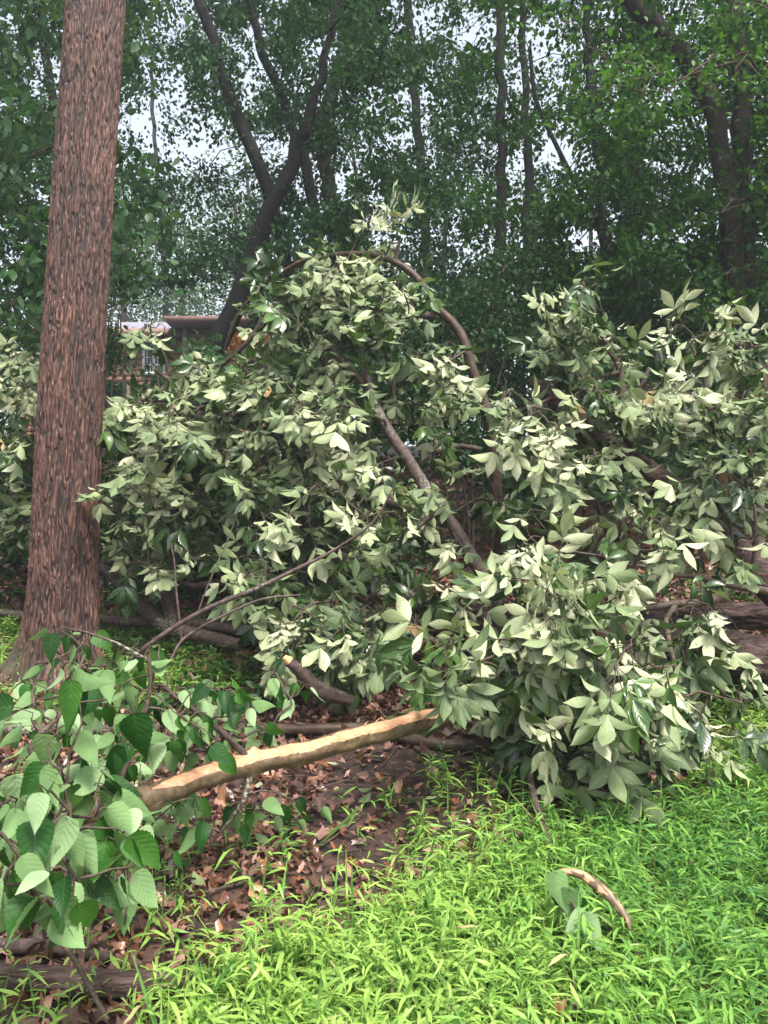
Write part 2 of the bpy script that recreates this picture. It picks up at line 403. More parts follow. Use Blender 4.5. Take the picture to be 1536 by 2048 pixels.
M_BACKL = wood_mat('grey_trunk_bark', (.013, .010, .007), (.028, .020, .015), (.055, .042, .032), sc=(3, 3, 1.2), rough=.85)
M_CUT = plain_mat('split_wood', (.60, .34, .14), .6, .35, 40)

def bark_big():
    m, nd, lk = mat('furrowed_bark')
    a = nd.new('ShaderNodeAttribute'); a.attribute_name = 'leaf'; sp = nd.new('ShaderNodeSeparateColor'); lk.new(a.outputs['Color'], sp.inputs[0])
    tc = nd.new('ShaderNodeTexCoord'); mp = nd.new('ShaderNodeMapping'); mp.inputs['Scale'].default_value = (1, 1, .3); lk.new(tc.outputs['Object'], mp.inputs[0])
    n1 = nd.new('ShaderNodeTexNoise'); n1.inputs['Scale'].default_value = 62; n1.inputs['Detail'].default_value = 4; lk.new(mp.outputs[0], n1.inputs['Vector'])
    n2_ = nd.new('ShaderNodeTexNoise'); n2_.inputs['Scale'].default_value = 2.2; n2_.inputs['Detail'].default_value = 3; lk.new(tc.outputs['Object'], n2_.inputs['Vector'])
    # weathered plates paler, furrows red-brown and darkened further, cavity shade in the colour
    r0 = ramp(nd, [(.0, (.014, .0065, .005)), (.35, (.036, .016, .011)), (.65, (.075, .032, .022)), (1, (.11, .050, .034))]); lk.new(sp.outputs[0], r0.inputs[0])
    r1 = ramp(nd, [(.54, (0, 0, 0)), (.68, (1, 1, 1))]); lk.new(n1.outputs[0], r1.inputs[0])
    f = mixc(nd, lk, 1.0, r1.outputs[0], sp.outputs[0], 'MULTIPLY')
    c = mixc(nd, lk, f, r0.outputs[0], (.29, .155, .11))
    r2 = ramp(nd, [(.35, (.8, .8, .82)), (.65, (1.12, 1.08, 1.05))]); lk.new(n2_.outputs[0], r2.inputs[0])
    c = mixc(nd, lk, 1.0, c, r2.outputs[0], 'MULTIPLY')
    # greenish algae close to the ground
    c = mixc(nd, lk, sp.outputs[1], c, (.055, .06, .03))
    b = nd.new('ShaderNodeBump'); b.inputs['Strength'].default_value = .7; b.inputs['Distance'].default_value = .01; lk.new(n1.outputs[0], b.inputs['Height'])
    p = nd.new('ShaderNodeBsdfPrincipled'); lk.new(c, p.inputs['Base Color']); lk.new(b.outputs[0], p.inputs['Normal']); p.inputs['Roughness'].default_value = .7
    o = nd.new('ShaderNodeOutputMaterial'); lk.new(p.outputs[0], o.inputs[0]); return m
M_BARK = bark_big()

def peeled_mat():
    m, nd, lk = mat('peeled_pole_bark')
    a = nd.new('ShaderNodeAttribute'); a.attribute_name = 'leaf'; sp = nd.new('ShaderNodeSeparateColor'); lk.new(a.outputs['Color'], sp.inputs[0])
    tc = nd.new('ShaderNodeTexCoord')
    n1 = nd.new('ShaderNodeTexNoise'); n1.inputs['Scale'].default_value = 45; n1.inputs['Detail'].default_value = 5; lk.new(tc.outputs['Object'], n1.inputs['Vector'])
    rb = ramp(nd, [(.3, (.07, .045, .024)), (.6, (.14, .092, .05)), (.8, (.22, .155, .10))]); lk.new(n1.outputs[0], rb.inputs[0])
    mp = nd.new('ShaderNodeMapping'); mp.inputs['Scale'].default_value = (4, 14, 14); lk.new(tc.outputs['Object'], mp.inputs[0])
    n3 = nd.new('ShaderNodeTexNoise'); n3.inputs['Scale'].default_value = 5; n3.inputs['Detail'].default_value = 4; lk.new(mp.outputs[0], n3.inputs['Vector'])
    rw = ramp(nd, [(.3, (.46, .205, .10)), (.6, (.56, .31, .175)), (.8, (.64, .43, .29))]); lk.new(n3.outputs[0], rw.inputs[0])
    r = ramp(nd, [(.47, (0, 0, 0)), (.53, (1, 1, 1))]); lk.new(sp.outputs[0], r.inputs[0])
    c = mixc(nd, lk, r.outputs[0], rb.outputs[0], rw.outputs[0])
    b = nd.new('ShaderNodeBump'); b.inputs['Strength'].default_value = .5; b.inputs['Distance'].default_value = .004; lk.new(n1.outputs[0], b.inputs['Height'])
    p = nd.new('ShaderNodeBsdfPrincipled'); lk.new(c, p.inputs['Base Color']); lk.new(b.outputs[0], p.inputs['Normal']); p.inputs['Roughness'].default_value = .5
    o = nd.new('ShaderNodeOutputMaterial'); lk.new(p.outputs[0], o.inputs[0]); return m
M_PEEL = peeled_mat()

def soil_mat():
    m, nd, lk = mat('forest_soil')
    tc = nd.new('ShaderNodeTexCoord')
    n1 = nd.new('ShaderNodeTexNoise'); n1.inputs['Scale'].default_value = 3; n1.inputs['Detail'].default_value = 8; n1.inputs['Roughness'].default_value = .7; lk.new(tc.outputs['Object'], n1.inputs['Vector'])
    r = ramp(nd, [(.3, (.012, .007, .006)), (.5, (.030, .017, .013)), (.72, (.065, .038, .030))]); lk.new(n1.outputs[0], r.inputs[0])
    vo = nd.new('ShaderNodeTexVoronoi'); vo.inputs['Scale'].default_value = 22; lk.new(tc.outputs['Object'], vo.inputs['Vector'])
    sp = nd.new('ShaderNodeSeparateColor'); lk.new(vo.outputs['Color'], sp.inputs[0])
    r2 = ramp(nd, [(.2, (.015, .008, .006)), (.6, (.05, .025, .018)), (1, (.13, .065, .045))]); lk.new(sp.outputs[0], r2.inputs[0])
    c = mixc(nd, lk, .45, r.outputs[0], r2.outputs[0])
    b = nd.new('ShaderNodeBump'); b.inputs['Strength'].default_value = .8; b.inputs['Distance'].default_value = .03; lk.new(n1.outputs[0], b.inputs['Height'])
    p = nd.new('ShaderNodeBsdfPrincipled'); lk.new(c, p.inputs['Base Color']); lk.new(b.outputs[0], p.inputs['Normal']); p.inputs['Roughness'].default_value = .6
    o = nd.new('ShaderNodeOutputMaterial'); lk.new(p.outputs[0], o.inputs[0]); return m
M_SOIL = soil_mat()

# ------------------------------------------------------------------ ground
ys = np.unique(np.concatenate([np.arange(-30, 0, 2.0), np.arange(0, 9, .06), np.arange(9, 30, .3), np.arange(30, 201, 5)]))
xs = np.unique(np.concatenate([np.arange(-150, -12, 6.0), np.arange(-12, -4, .3), np.arange(-4, 4, .06), np.arange(4, 12, .3), np.arange(12, 151, 6)]))
XX, YY = np.meshgrid(xs, ys)
ZZ = gz(XX, YY)
mb = MB(); nx, ny = len(xs), len(ys)
i, j = np.meshgrid(np.arange(ny - 1), np.arange(nx - 1), indexing='ij')
mb.add(np.stack([XX, YY, ZZ], -1).reshape(-1, 3), np.stack([i * nx + j, i * nx + j + 1, (i + 1) * nx + j + 1, (i + 1) * nx + j], -1).reshape(-1, 4))
tag(mb.build('ground', M_SOIL), kind='structure')

# ------------------------------------------------------------------ log house on the rise
M_SIDE = plain_mat('log_siding', (.25, .14, .088), .7, .25, 6)
M_ROOF = plain_mat('grey_shingle', (.24, .22, .27), .8, .2, 9)
M_FASC = plain_mat('fascia_board', (.27, .17, .14), .6, .12, 5)
M_WHITE = plain_mat('white_paint', (.8, .8, .8), .4, .05, 5)
M_GLASS = plain_mat('window_glass', (.08, .11, .14), .06, .1, 2, 1.0)

def house():
    D = 30.0
    a = at(205, 700, D); mid = at(376, 700, D); e = at(520, 700, D)
    base = float(gz(mid[0], D)) - .3
    zl = at(250, 674, D)[2]; zr = at(430, 668, D)[2]
    h = root('log_house', (mid[0], D, base), 'brown log sided house with grey shingle roof beyond the fallen tree', 'house')
    def wall(x0, x1, y, ztop, depth):
        m = MB(); m.box(((x0 + x1) / 2, y + depth / 2, (base + ztop) / 2), (x1 - x0, depth, ztop - base))
        z = base + .1
        while z < ztop - .1:
            n = 9; th = np.linspace(-math.pi / 2, math.pi / 2, n)
            for yy, sg in ((y, -1),):
                V = []
                for x in (x0, x1):
                    for t in th: V.append([x, yy + sg * .07 * math.cos(t) - .003, z + .105 * math.sin(t)])
                F = [[k, k + 1, n + k + 1, n + k] for k in range(n - 1)]
                m.add(V, F)
            z += .21
        return m
    wall(a[0] - 3, mid[0], D, zl, 7).build('wall', M_SIDE, h)
    wall(mid[0], e[0] + 2.5, D - .6, zr, 8).build('wall', M_SIDE, h)
    r = MB()   # low front roof slope of the left wing
    x0, x1 = a[0] - 3.3, mid[0] - .02
    zt = zl + 1.45
    V = [[x0, D - .6, zl], [x1, D - .6, zl], [x1, D + 3.5, zt], [x0, D + 3.5, zt], [x0, D - .6, zl + .12], [x1, D - .6, zl + .12], [x1, D + 3.5, zt + .14], [x0, D + 3.5, zt + .14],
         [x1, D + 7.6, zl + .12], [x0, D + 7.6, zl + .12], [x1, D + 7.6, zl], [x0, D + 7.6, zl]]
    r.add(V, [[4, 5, 6, 7], [7, 6, 8, 9], [1, 0, 3, 2], [2, 3, 11, 10], [0, 4, 7, 3], [1, 2, 6, 5], [3, 7, 9, 11], [2, 10, 8, 6], [8, 10, 11, 9]])
    r.build('roof', M_ROOF, h, smooth=False)
    f = MB(); f.box(((x0 + x1) / 2, D - .64, zl + .02), (x1 - x0, .06, .26)); f.build('fascia', M_FASC, h)
    f = MB(); x2, x3 = mid[0] - .5, e[0] + 3
    f.box(((x2 + x3) / 2, D + 3.2, zr + .15), (x3 - x2, 9.4, .12)); f.build('roof', M_ROOF, h, smooth=False)
    f = MB(); f.box(((x2 + x3) / 2, D - 1.55, zr + .12), (x3 - x2, .08, .2)); f.build('fascia', M_FASC, h)
    f = MB(); f.box((mid[0] + .1, D - .74, (base + zr) / 2), (.2, .2, zr - base - .06)); f.build('corner_post', M_FASC, h)
    wx0, wx1 = at(292, 700, D)[0], at(328, 700, D)[0]; wz1 = at(300, 686, D)[2]; wz0 = wz1 - 1.15
    win = MB(); y = D - .1
    cx, w, hh = (wx0 + wx1) / 2, wx1 - wx0 + .1, wz1 - wz0
    win.box((cx, y, wz1 + .04), (w + .1, .1, .09)); win.box((cx, y, wz0 - .04), (w + .1, .12, .09))
    for sx in (-1, 0, 1): win.box((cx + sx * w / 2, y, (wz0 + wz1) / 2), (.09, .09, hh - .004))
    fr = win.build('window', M_WHITE, h)
    g = MB(); g.box((cx, y + .02, (wz0 + wz1) / 2), (w, .02, hh)); g.build('pane', M_GLASS, fr)
    g = MB()
    for s in (-1, 1):
        for q in (-1 / 6, 1 / 6): g.box((cx + s * w / 4 + q * w / 2, y - .005, (wz0 + wz1) / 2), (.025, .03, hh - .002))
    for q in (.25, .5, .75): g.box((cx, y - .008, wz0 + hh * q), (w, .03, .025))
    g.build('muntin', M_WHITE, fr)
house()

# ------------------------------------------------------------------ the big standing trunk
def worley(P, s=0):
    """F2 - F1 of a jittered cell grid"""
    c = np.floor(P).astype(np.int64); f1 = np.full(len(P), 9.); f2 = np.full(len(P), 9.)
    for dx in (-1, 0, 1):
        for dy in (-1, 0, 1):
            for dz in (-1, 0, 1):
                q = c + np.array([dx, dy, dz])
                o = np.stack([h2(q[:, 0] + 57 * q[:, 2], q[:, 1] * 3 + q[:, 2], s + k) for k in range(3)], 1)
                d = np.linalg.norm(q + o - P, axis=1)
                m = d < f1; f2 = np.where(m, f1, np.minimum(f2, d)); f1 = np.where(m, d, f1)
    return f2 - f1

def big_trunk():
    b0 = at(126, 1330, 6.0); zb = float(gz(b0[0], 6.0)) - .25
    pts = [at(124, 1330, 6.0), at(127, 1200, 6.0), at(146, 700, 6.02), at(192, 0, 6.1)]
    pts[0][2] = zb
    d = nrm(pts[-1] - pts[-2])
    pts += [pts[-1] + d * 2.5, pts[-1] + d * 6]
    rad = [.236, .228, .216, .206, .19, .14]
    P, r = smooth_path(pts, rad, .008); n, seg = len(P), 420
    keep = P[:, 2] < 6.4; Pn, rn = P[keep], r[keep]
    n = len(Pn); th = np.arange(seg) / seg * 2 * math.pi
    z = Pn[:, 2][:, None] - (zb + .25)
    # root flare with buttresses
    base = np.maximum(0, z)
    lob = .5 + .5 * np.cos(th[None] * 5 + .6 + np.sin(th[None] * 2) * .8)
    fl = np.exp(-base / .16) * (.10 + .55 * lob ** 2) + .12 * np.exp(-base / .5)
    fl = fl + .7 * np.exp(-base / .20) * np.exp(-((np.angle(np.exp(1j * (th[None] - 3.35)))) / .38) ** 2)
    rr = rn[:, None] * (1 + fl)
    X = Pn[:, 0][:, None] + rr * np.cos(th)[None]; Y = Pn[:, 1][:, None] + rr * np.sin(th)[None]; Z = np.tile(Pn[:, 2][:, None], (1, seg))
    cxy = .262
    q = np.stack([(np.cos(th)[None] * cxy + 0 * Z) / .024, (np.sin(th)[None] * cxy + 0 * Z) / .024, Z / .27], -1).reshape(-1, 3)
    wv = n2(q[:, 0] * .8 + 5, q[:, 2] * 1.7 + q[:, 1] * .7, 21) - .5
    q = q + np.stack([wv * .9, (n2(q[:, 1] * .8, q[:, 2] * 2 + 9, 22) - .5) * .9, wv * .9], -1)
    F = worley(q, 3); F = np.clip((F - .03) / .26, 0, 1)
    q2 = q * np.array([1.9, 1.9, 2.6]); F2 = np.clip(worley(q2, 9) / .5, 0, 1)
    hh = (F * .66 + F2 * .22 + .55 * (n2(q[:, 0] * 2.2, q[:, 2] * 7 + q[:, 1] * 2.2, 4) - .5) + .35 * (n2(q[:, 0] * .5, q[:, 2] * .8 + q[:, 1] * .5, 14) - .5)).reshape(n, seg)
    dis = .018 * hh
    X += dis * np.cos(th)[None]; Y += dis * np.sin(th)[None]
    A = np.zeros((n, seg, 4)); A[..., 0] = np.clip(hh, 0, 1)
    alg = np.clip(1 - z / .45, 0, 1) * (n2(th[None] * 4 + 0 * z, z * 5, 6) > .35) * .75 * np.clip(np.cos(th[None] - 3.6), 0, 1)
    A[..., 1] = alg
    i = np.arange(n - 1)[:, None]; j = np.arange(seg)[None]; jn = (j + 1) % seg
    t = root('oak_tree', (b0[0], 6.0, zb + .25), 'big straight standing tree trunk with furrowed reddish brown bark at the left', 'tree')
    mb = MB(); mb.add(np.stack([X, Y, Z], -1).reshape(-1, 3), np.stack([i * seg + j, i * seg + jn, (i + 1) * seg + jn, (i + 1) * seg + j], -1).reshape(-1, 4), A=A.reshape(-1, 4))
    # upper stem and limbs above the picture
    Pu, ru = P[~keep], r[~keep]
    tube(mb, np.vstack([Pn[-3:-2], Pu[::40], Pu[-1:]]), np.concatenate([[ru[0] + .01], ru[::40] + .01, ru[-1:]]), 20, .3)
    mb.build('trunk', M_BARK, t)
    cr = MB(); c0 = Pu[-1]
    anc = c0 + rng.normal(0, 1, (60, 3)) * np.array([1.5, 1.3, 1.0]) + np.array([-.8, .8, .7])
    wd = MB(); grow(wd, Pu[::40], ru[::40], anc, .006, .5, .09, m=0)
    P_ = (anc[:, None] + rng.normal(0, .38, (60, 45, 3)) * np.array([1, 1, .5])).reshape(-1, 3)
    put_leaves(cr, TINY, P_, rng.normal(0, 1, P_.shape) - [0, 0, .4], rng.normal(0, .5, P_.shape) + [0, 0, 1], .13, curl=.3)
    tag(wd.build('limb', M_LIMB, t), kind='stuff'); cr.build('crown', M_CAN1, t)
big_trunk()

# ------------------------------------------------------------------ background woodland
GAPS = [(285, 245, 70, 66, .84), (350, 290, 70, 55, .74), (100, 170, 60, 55, .72), (70, 330, 45, 30, .6), (950, 60, 70, 50, .97), (850, 45, 60, 40, .75), (790, 10, 40, 30, .7),
        (1110, 300, 50, 50, .92), (1085, 90, 60, 60, .8), (1172, 480, 42, 32, .95), (830, 190, 60, 40, .75), (830, 275, 45, 30, .75), (1225, 40, 40, 60, .5),
        (1400, 80, 50, 70, .65), (1340, 250, 60, 60, .45), (500, 130, 40, 60, .7), (560, 300, 60, 40, .55), (460, 430, 50, 60, .45), (400, 440, 40, 60, .3), (640, 130, 40, 60, .5),
        (740, 300, 60, 60, .35), (900, 420, 60, 40, .25), (430, 615, 40, 35, .7), (1460, 300, 25, 90, .5), (930, 330, 60, 50, .35), (1230, 200, 25, 60, .6), (690, 200, 60, 30, .4),
        (370, 480, 60, 60, .35), (1085, 440, 30, 30, .4), (1010, 480, 60, 30, .3), (1380, 350, 30, 30, .45), (240, 600, 90, 60, .2), (20, 510, 30, 30, .5)]
def keepp(P):
    px, py = proj(P); k = np.ones(len(px))
    for gx, gy, rx, ry, s in GAPS:
        k *= 1 - min(.97, s * 1.15) * np.exp(-((px - gx) / rx) ** 2 - ((py - gy) / ry) ** 2)
    k *= np.where((px > 225) & (px < 500) & (py > 612) & (py < 760), .05, 1)
    sp = n2(px / 26, py / 30, 33)
    return k * np.clip(.55 + 1.2 * (sp - .25), .2, 1)

TR = [
 dict(name='leaning_tree', pts=[(380, -160, 13.6, 22), (400, 0, 13.5, 26), (437, 110, 13.4, 28), (478, 240, 13.2, 32), (515, 330, 13, 34), (548, 430, 13, 36), (575, 560, 13, 36), (590, 700, 13, 38), (600, 1000, 13, 46)], mat=0, leaf=0,
      label='dark tree leaning left, its trunk crossing another in front of the sky gap'),
 dict(name='leaning_tree', pts=[(700, -120, 12.4, 14), (660, 60, 12.3, 18), (640, 160, 12.2, 22), (600, 290, 12.1, 34), (560, 370, 12, 36), (520, 460, 12, 42), (485, 580, 12, 48), (455, 660, 12, 50), (400, 800, 12, 52), (380, 960, 12, 56)], mat=0, leaf=0,
      label='dark crooked tree leaning right, its thick lower trunk in front of the house'),
 dict(name='forest_tree', pts=[(470, -150, 17, 20), (520, 90, 17, 22), (560, 180, 17, 24), (610, 330, 17, 26), (630, 440, 17, 28), (650, 700, 17, 30), (660, 930, 17, 36)], mat=0, leaf=0,
      label='slim dark tree slanting behind the crossing trunks'),
 dict(name='forest_tree', pts=[(700, -150, 19, 30), (695, 60, 19, 34), (665, 200, 19, 34), (650, 330, 19, 34), (690, 520, 19, 36), (740, 900, 19, 44)], mat=1, leaf=0,
      label='tall brownish tree set far back between the fallen crown and the crossing trunks'),
 dict(name='forest_tree', pts=[(1000, -150, 16, 22), (1000, 60, 16, 24), (1004, 250, 16, 24), (1000, 420, 16, 26), (995, 560, 16, 30), (990, 930, 16, 38)], mat=0, leaf=0,
      label='straight dark tree, left one of the slim pair above the arched branch'),
 dict(name='forest_tree', pts=[(1040, -150, 18, 16), (1048, 160, 18, 18), (1055, 350, 18, 22), (1052, 500, 18, 24), (1042, 620, 18, 26), (1040, 900, 18, 30)], mat=0, leaf=0,
      label='straight dark tree, right one of the slim pair above the arched branch'),
 dict(name='forked_tree', pts=[(1170, -150, 15, 14), (1174, 60, 15, 20), (1180, 140, 15, 24), (1195, 280, 15, 26), (1205, 440, 15, 28), (1210, 560, 15, 30), (1215, 950, 15, 38)], mat=0, leaf=1,
      fork=[(1208, 500, 15, 16), (1190, 430, 15, 16), (1150, 365, 15.1, 14), (1110, 285, 15.2, 12), (1072, 200, 15.3, 11), (1060, 100, 15.4, 9)], label='forked dark tree with a side stem bending left through the sky gap'),
 dict(name='bent_tree', pts=[(1120, -140, 11.3, 30), (1235, -20, 11.2, 34), (1310, 50, 11.1, 42), (1375, 120, 11, 44), (1415, 190, 11, 46), (1440, 300, 11, 48), (1452, 430, 11, 50), (1462, 560, 11, 54), (1472, 680, 11, 58), (1478, 960, 11, 66)], mat=1, leaf=1,
      label='grey brown tree whose top bends over to the left at the right side'),
 dict(name='straight_tree', pts=[(1462, -160, 11.9, 38), (1470, 0, 11.8, 40), (1482, 200, 11.7, 44), (1490, 420, 11.6, 46), (1494, 620, 11.6, 50), (1500, 960, 11.6, 58)], mat=1, leaf=1,
      label='upright grey brown tree close behind the bent one at the right side'),
 dict(name='forest_tree', pts=[(1285, -150, 21, 36), (1280, 150, 21, 38), (1262, 400, 21, 40), (1262, 700, 21, 44), (1262, 900, 21, 46)], mat=1, leaf=1,
      label='broad dim trunk far back in the dark green between the forked and bent trees'),
 dict(name='forest_tree', pts=[(1570, -160, 10.5, 30), (1580, 300, 10.5, 34), (1585, 950, 10.5, 42)], mat=1, leaf=1,
      label='leafy tree at the right edge, its trunk just outside the view'),
 dict(name='forest_tree', pts=[(70, -160, 14, 20), (85, 60, 14, 20), (104, 170, 14, 20), (112, 300, 14, 22), (110, 600, 14, 24), (100, 960, 14, 30)], mat=0, leaf=0,
      label='leafy tree half hidden behind the big trunk at the left'),
 dict(name='forest_tree', pts=[(-160, -160, 16, 34), (-150, 300, 16, 36), (-150, 900, 16, 44)], mat=0, leaf=0,
      label='leafy tree reaching in from the left edge behind the big trunk'),
 dict(name='forest_tree', pts=[(800, -160, 22, 20), (830, 200, 22, 22), (850, 450, 22, 24), (855, 860, 22, 30)], mat=0, leaf=0,
      label='thin tree deep in the wood behind the top of the fallen crown'),
 dict(name='forest_tree', pts=[(300, 60, 42, 8), (310, 300, 42, 10), (330, 560, 42, 14), (330, 760, 42, 16)], mat=0, leaf=0,
      label='pale misty tree rising behind the house roof beside the big trunk'),
]
def px_pts(pts): return np.array([at(*p[:3]) for p in pts]), np.array([p[3] / 2 / FPX * p[2] for p in pts])
for t in TR:
    for key in ('pts', 'fork'):
        if key in t: t[key] = [(a, b, c, d * .84) for a, b, c, d in t[key]]
def clear_front(P, p=.6):
    """thin out the leaves hanging in front of the trunks that stand clear in the picture"""
    px, py = proj(P); k = np.ones(len(px), bool)
    for ti in (0, 1, 2, 4, 5, 6, 7, 8):
        t = TR[ti]
        for key in ('pts', 'fork'):
            if key not in t: continue
            a = np.array(sorted(t[key], key=lambda q: q[1])); x = np.interp(py, a[:, 1], a[:, 0]); D = np.interp(py, a[:, 1], a[:, 2]); w = np.interp(py, a[:, 1], a[:, 3])
            hit = (np.abs(px - x) < w * .5 + 7) & (P[:, 1] < D) & (py > a[0, 1]) & (py < a[-1, 1])
            k &= ~(hit & (rng.random(len(px)) < p))
    return k
for t in TR:
    P, r = px_pts(t['pts']); P[-1][2] = min(P[-1][2], gz(P[-1][0], P[-1][1]) - .2)
    t['P'], t['r'] = smooth_path(P, r, .4)
    if 'fork' in t: t['FP'], t['Fr'] = smooth_path(*px_pts(t['fork']), .3)
# leaf sprays through the canopy, each belonging to the nearest trunk
NC = 1750
cp = []
while len(cp) < NC:
    px, py = rng.uniform(-330, 1860), rng.uniform(-260, 800); D = rng.uniform(9.5, 25)
    if px < 560 and D < 12: continue
    p = at(px, py, D)
    if p[2] < gz(p[0], p[1]) + 1.0: continue
    if 200 < px < 520 and 560 < py < 800 and D < 31: continue
    if keepp(p[None])[0] < rng.random() * .75: continue
    cp.append(p)
cp = np.array(cp)
own = np.zeros(NC, int); bd = np.full(NC, 1e9)
for k, t in enumerate(TR):
    q = t['P'] if 'FP' not in t else np.vstack([t['P'], t['FP']])
    d = np.min(np.linalg.norm((cp[:, None] - q[None]) * np.array([1, .8, .5]), axis=2), axis=1)
    own = np.where(d < bd, k, own); bd = np.minimum(bd, d)
for k, t in enumerate(TR):
    c = cp[own == k]
    ro = root(t['name'], t['P'][-1], t['label'], 'tree', 'trees standing in the wood behind')
    tb = MB(); tube(tb, t['P'], t['r'], 12, .25, lump=.12, seed=k, wob=.12)
    if 'FP' in t: tube(tb, t['FP'], t['Fr'], 8, .25, seed=k + 40)
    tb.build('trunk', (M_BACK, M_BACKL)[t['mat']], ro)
    if len(c) == 0: continue
    wd = MB(); q = t['P'][t['P'][:, 2] > gz(t['P'][:, 0], t['P'][:, 1]) + 1.5]; rq = np.full(len(q), t['r'].mean() * .5)
    grow(wd, q, rq, c, .0035, .5, .05, sag=.05, seg=5, step=.4)
    tag(wd.build('limb', M_BACK, ro), kind='stuff')
    lf = MB()
    for cc in c:
        sz = rng.uniform(.45, .95); ns = 5
        L = (.088 if t['leaf'] == 0 else .095) * (1 if cc[1] < 16 else 1.25)
        sub = cc + rng.normal(0, .5, (ns, 3)) * sz * np.array([1, 1, .55])
        nl = int(66 * (1 if cc[1] < 16 else .8))
        s = rng.normal(0, 1, (ns, nl, 3)) * np.array([.30, .30, .08]) * sz
        s[..., 2] -= .25 * (s[..., 0] ** 2 + s[..., 1] ** 2) / sz
        P_ = (sub[:, None] + s).reshape(-1, 3)
        kp = (rng.random(len(P_)) < keepp(P_)) & clear_front(P_); P_ = P_[kp]
        X = (s / .4).reshape(-1, 3)[kp] + rng.normal(0, .8, P_.shape) + [0, 0, -.5]
        N = rng.normal(0, .55, P_.shape) + [0, 0, 1]
        put_leaves(lf, TINY, P_, X, N, L * rng.uniform(.7, 1.3, len(P_)), curl=rng.uniform(0, .5, len(P_)), tone=np.clip(rng.random() * .5 + rng.random(len(P_)) * .5, 0, 1))
    lf.build('crown', (M_CAN1, M_CAN2)[t['leaf']], ro)

# far wood that reads as one mass
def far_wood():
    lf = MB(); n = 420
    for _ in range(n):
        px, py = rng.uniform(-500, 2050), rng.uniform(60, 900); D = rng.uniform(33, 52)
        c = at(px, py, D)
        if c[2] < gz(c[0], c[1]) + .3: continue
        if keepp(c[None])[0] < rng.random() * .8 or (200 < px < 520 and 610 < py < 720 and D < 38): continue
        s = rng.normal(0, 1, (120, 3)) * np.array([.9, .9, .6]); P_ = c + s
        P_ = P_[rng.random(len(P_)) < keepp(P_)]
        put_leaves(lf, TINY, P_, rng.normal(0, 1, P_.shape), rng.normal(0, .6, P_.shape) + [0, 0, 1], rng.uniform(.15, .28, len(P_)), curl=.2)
    for _ in range(150):    # crowns beyond the roof, pale with haze put into their leaf colour
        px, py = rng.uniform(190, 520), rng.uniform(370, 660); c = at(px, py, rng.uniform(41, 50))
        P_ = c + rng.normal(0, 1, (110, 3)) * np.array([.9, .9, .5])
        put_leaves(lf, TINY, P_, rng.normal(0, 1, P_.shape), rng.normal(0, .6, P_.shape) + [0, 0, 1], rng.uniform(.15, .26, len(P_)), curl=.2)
    for _ in range(260):    # undergrowth along the top of the slope
        px, py = rng.uniform(-700, 2600), rng.uniform(700, 930); D = rng.uniform(31, 46)
        if 120 < px < 620 and D < 42: continue
        c = at(px, py, D); c[2] = max(c[2], gz(c[0], c[1]) + .5)
        P_ = c + rng.normal(0, 1, (110, 3)) * np.array([1.1, .9, .7])
        put_leaves(lf, TINY, P_, rng.normal(0, 1, P_.shape), rng.normal(0, .6, P_.shape) + [0, 0, 1], rng.uniform(.16, .3, len(P_)), curl=.2, tone=rng.uniform(0, .4, len(P_)))
    for px in range(-400, 2000, 105):
        p = at(px + rng.uniform(-30, 30), 900, rng.uniform(34, 50)); p[2] = gz(p[0], p[1]) - .3
        q = p + [rng.uniform(-1.5, 1.5), 0, rng.uniform(12, 17)]
        tube(lf, [p, (p + q) / 2 + [.3, 0, 0], q], [.2, .16, .08], 7, 2, m=1)
    tag(lf.build('far_woodland', [M_FAR, M_BACKL]), 'woodland coloured hazy pale green far behind the house and trunks', 'woodland', kind='stuff')
far_wood()

# ------------------------------------------------------------------ leafy undergrowth between the fallen crown and the wood
def bush(name, label, cat, blobs, matl, L=.09, tmpl=TINY, stems=5, dens=1.0, grp=None, tone=None, up=1.0, wood=None, n_sub=60, updown=-.3):
    c0 = np.mean([at(b[0], b[1], b[4]) for b in blobs], axis=0); bz = gz(c0[0], c0[1])
    ro = root(name, (c0[0], c0[1], bz), label, cat, grp)
    anc = []; lf = MB()
    for (px, py, rx, ry, D, dr, n) in blobs:
        for _ in range(int(n * dens)):
            a = rng.uniform(0, 6.283); q = math.sqrt(rng.random())
            p = at(px + rx * q * math.cos(a), py + ry * q * math.sin(a), D + rng.normal(0, dr))
            p[2] = max(p[2], gz(p[0], p[1]) + .05); anc.append(p)
    anc = np.array(anc)
    for p in anc:
        s = rng.normal(0, 1, (n_sub, 3)) * np.array([.2, .2, .1]); P_ = p + s
        if cat != 'shrub': P_ = P_[(rng.random(len(P_)) < keepp(P_)) & clear_front(P_)]
        n = len(P_)
        put_leaves(lf, tmpl, P_, rng.normal(0, 1, (n, 3)) + [0, 0, updown], rng.normal(0, .6, (n, 3)) + [0, 0, up], L * rng.uniform(.65, 1.3, n), curl=rng.uniform(0, .5, n), tone=None if tone is None else rng.uniform(*tone, n))
    wd = MB(); st_ = []
    if wood is None:
        for k in range(stems):
            b = c0 + [rng.uniform(-.4, .4), rng.uniform(-.2, .2), 0]; b[2] = gz(b[0], b[1]) - .1
            t_ = c0 + rng.normal(0, .3, 3); t_[2] = max(c0[2], bz + .3)
            P, r = tube(wd, [b, (b + t_) / 2 + rng.normal(0, .08, 3), t_], [.022, .016, .01], 6, .2); st_.append(P)
    else:
        P, r = px_pts(wood); P[-1][2] = gz(P[-1][0], P[-1][1]) - .1
        P, r = tube(wd, P, r, 8, .25); st_.append(P)
    grow(wd, np.vstack(st_), None, anc, .0022, .5, .03, sag=.05, seg=4, step=.3)
    tag(wd.build('stem', M_TWIG, ro), kind='stuff'); lf.build('foliage', matl, ro)

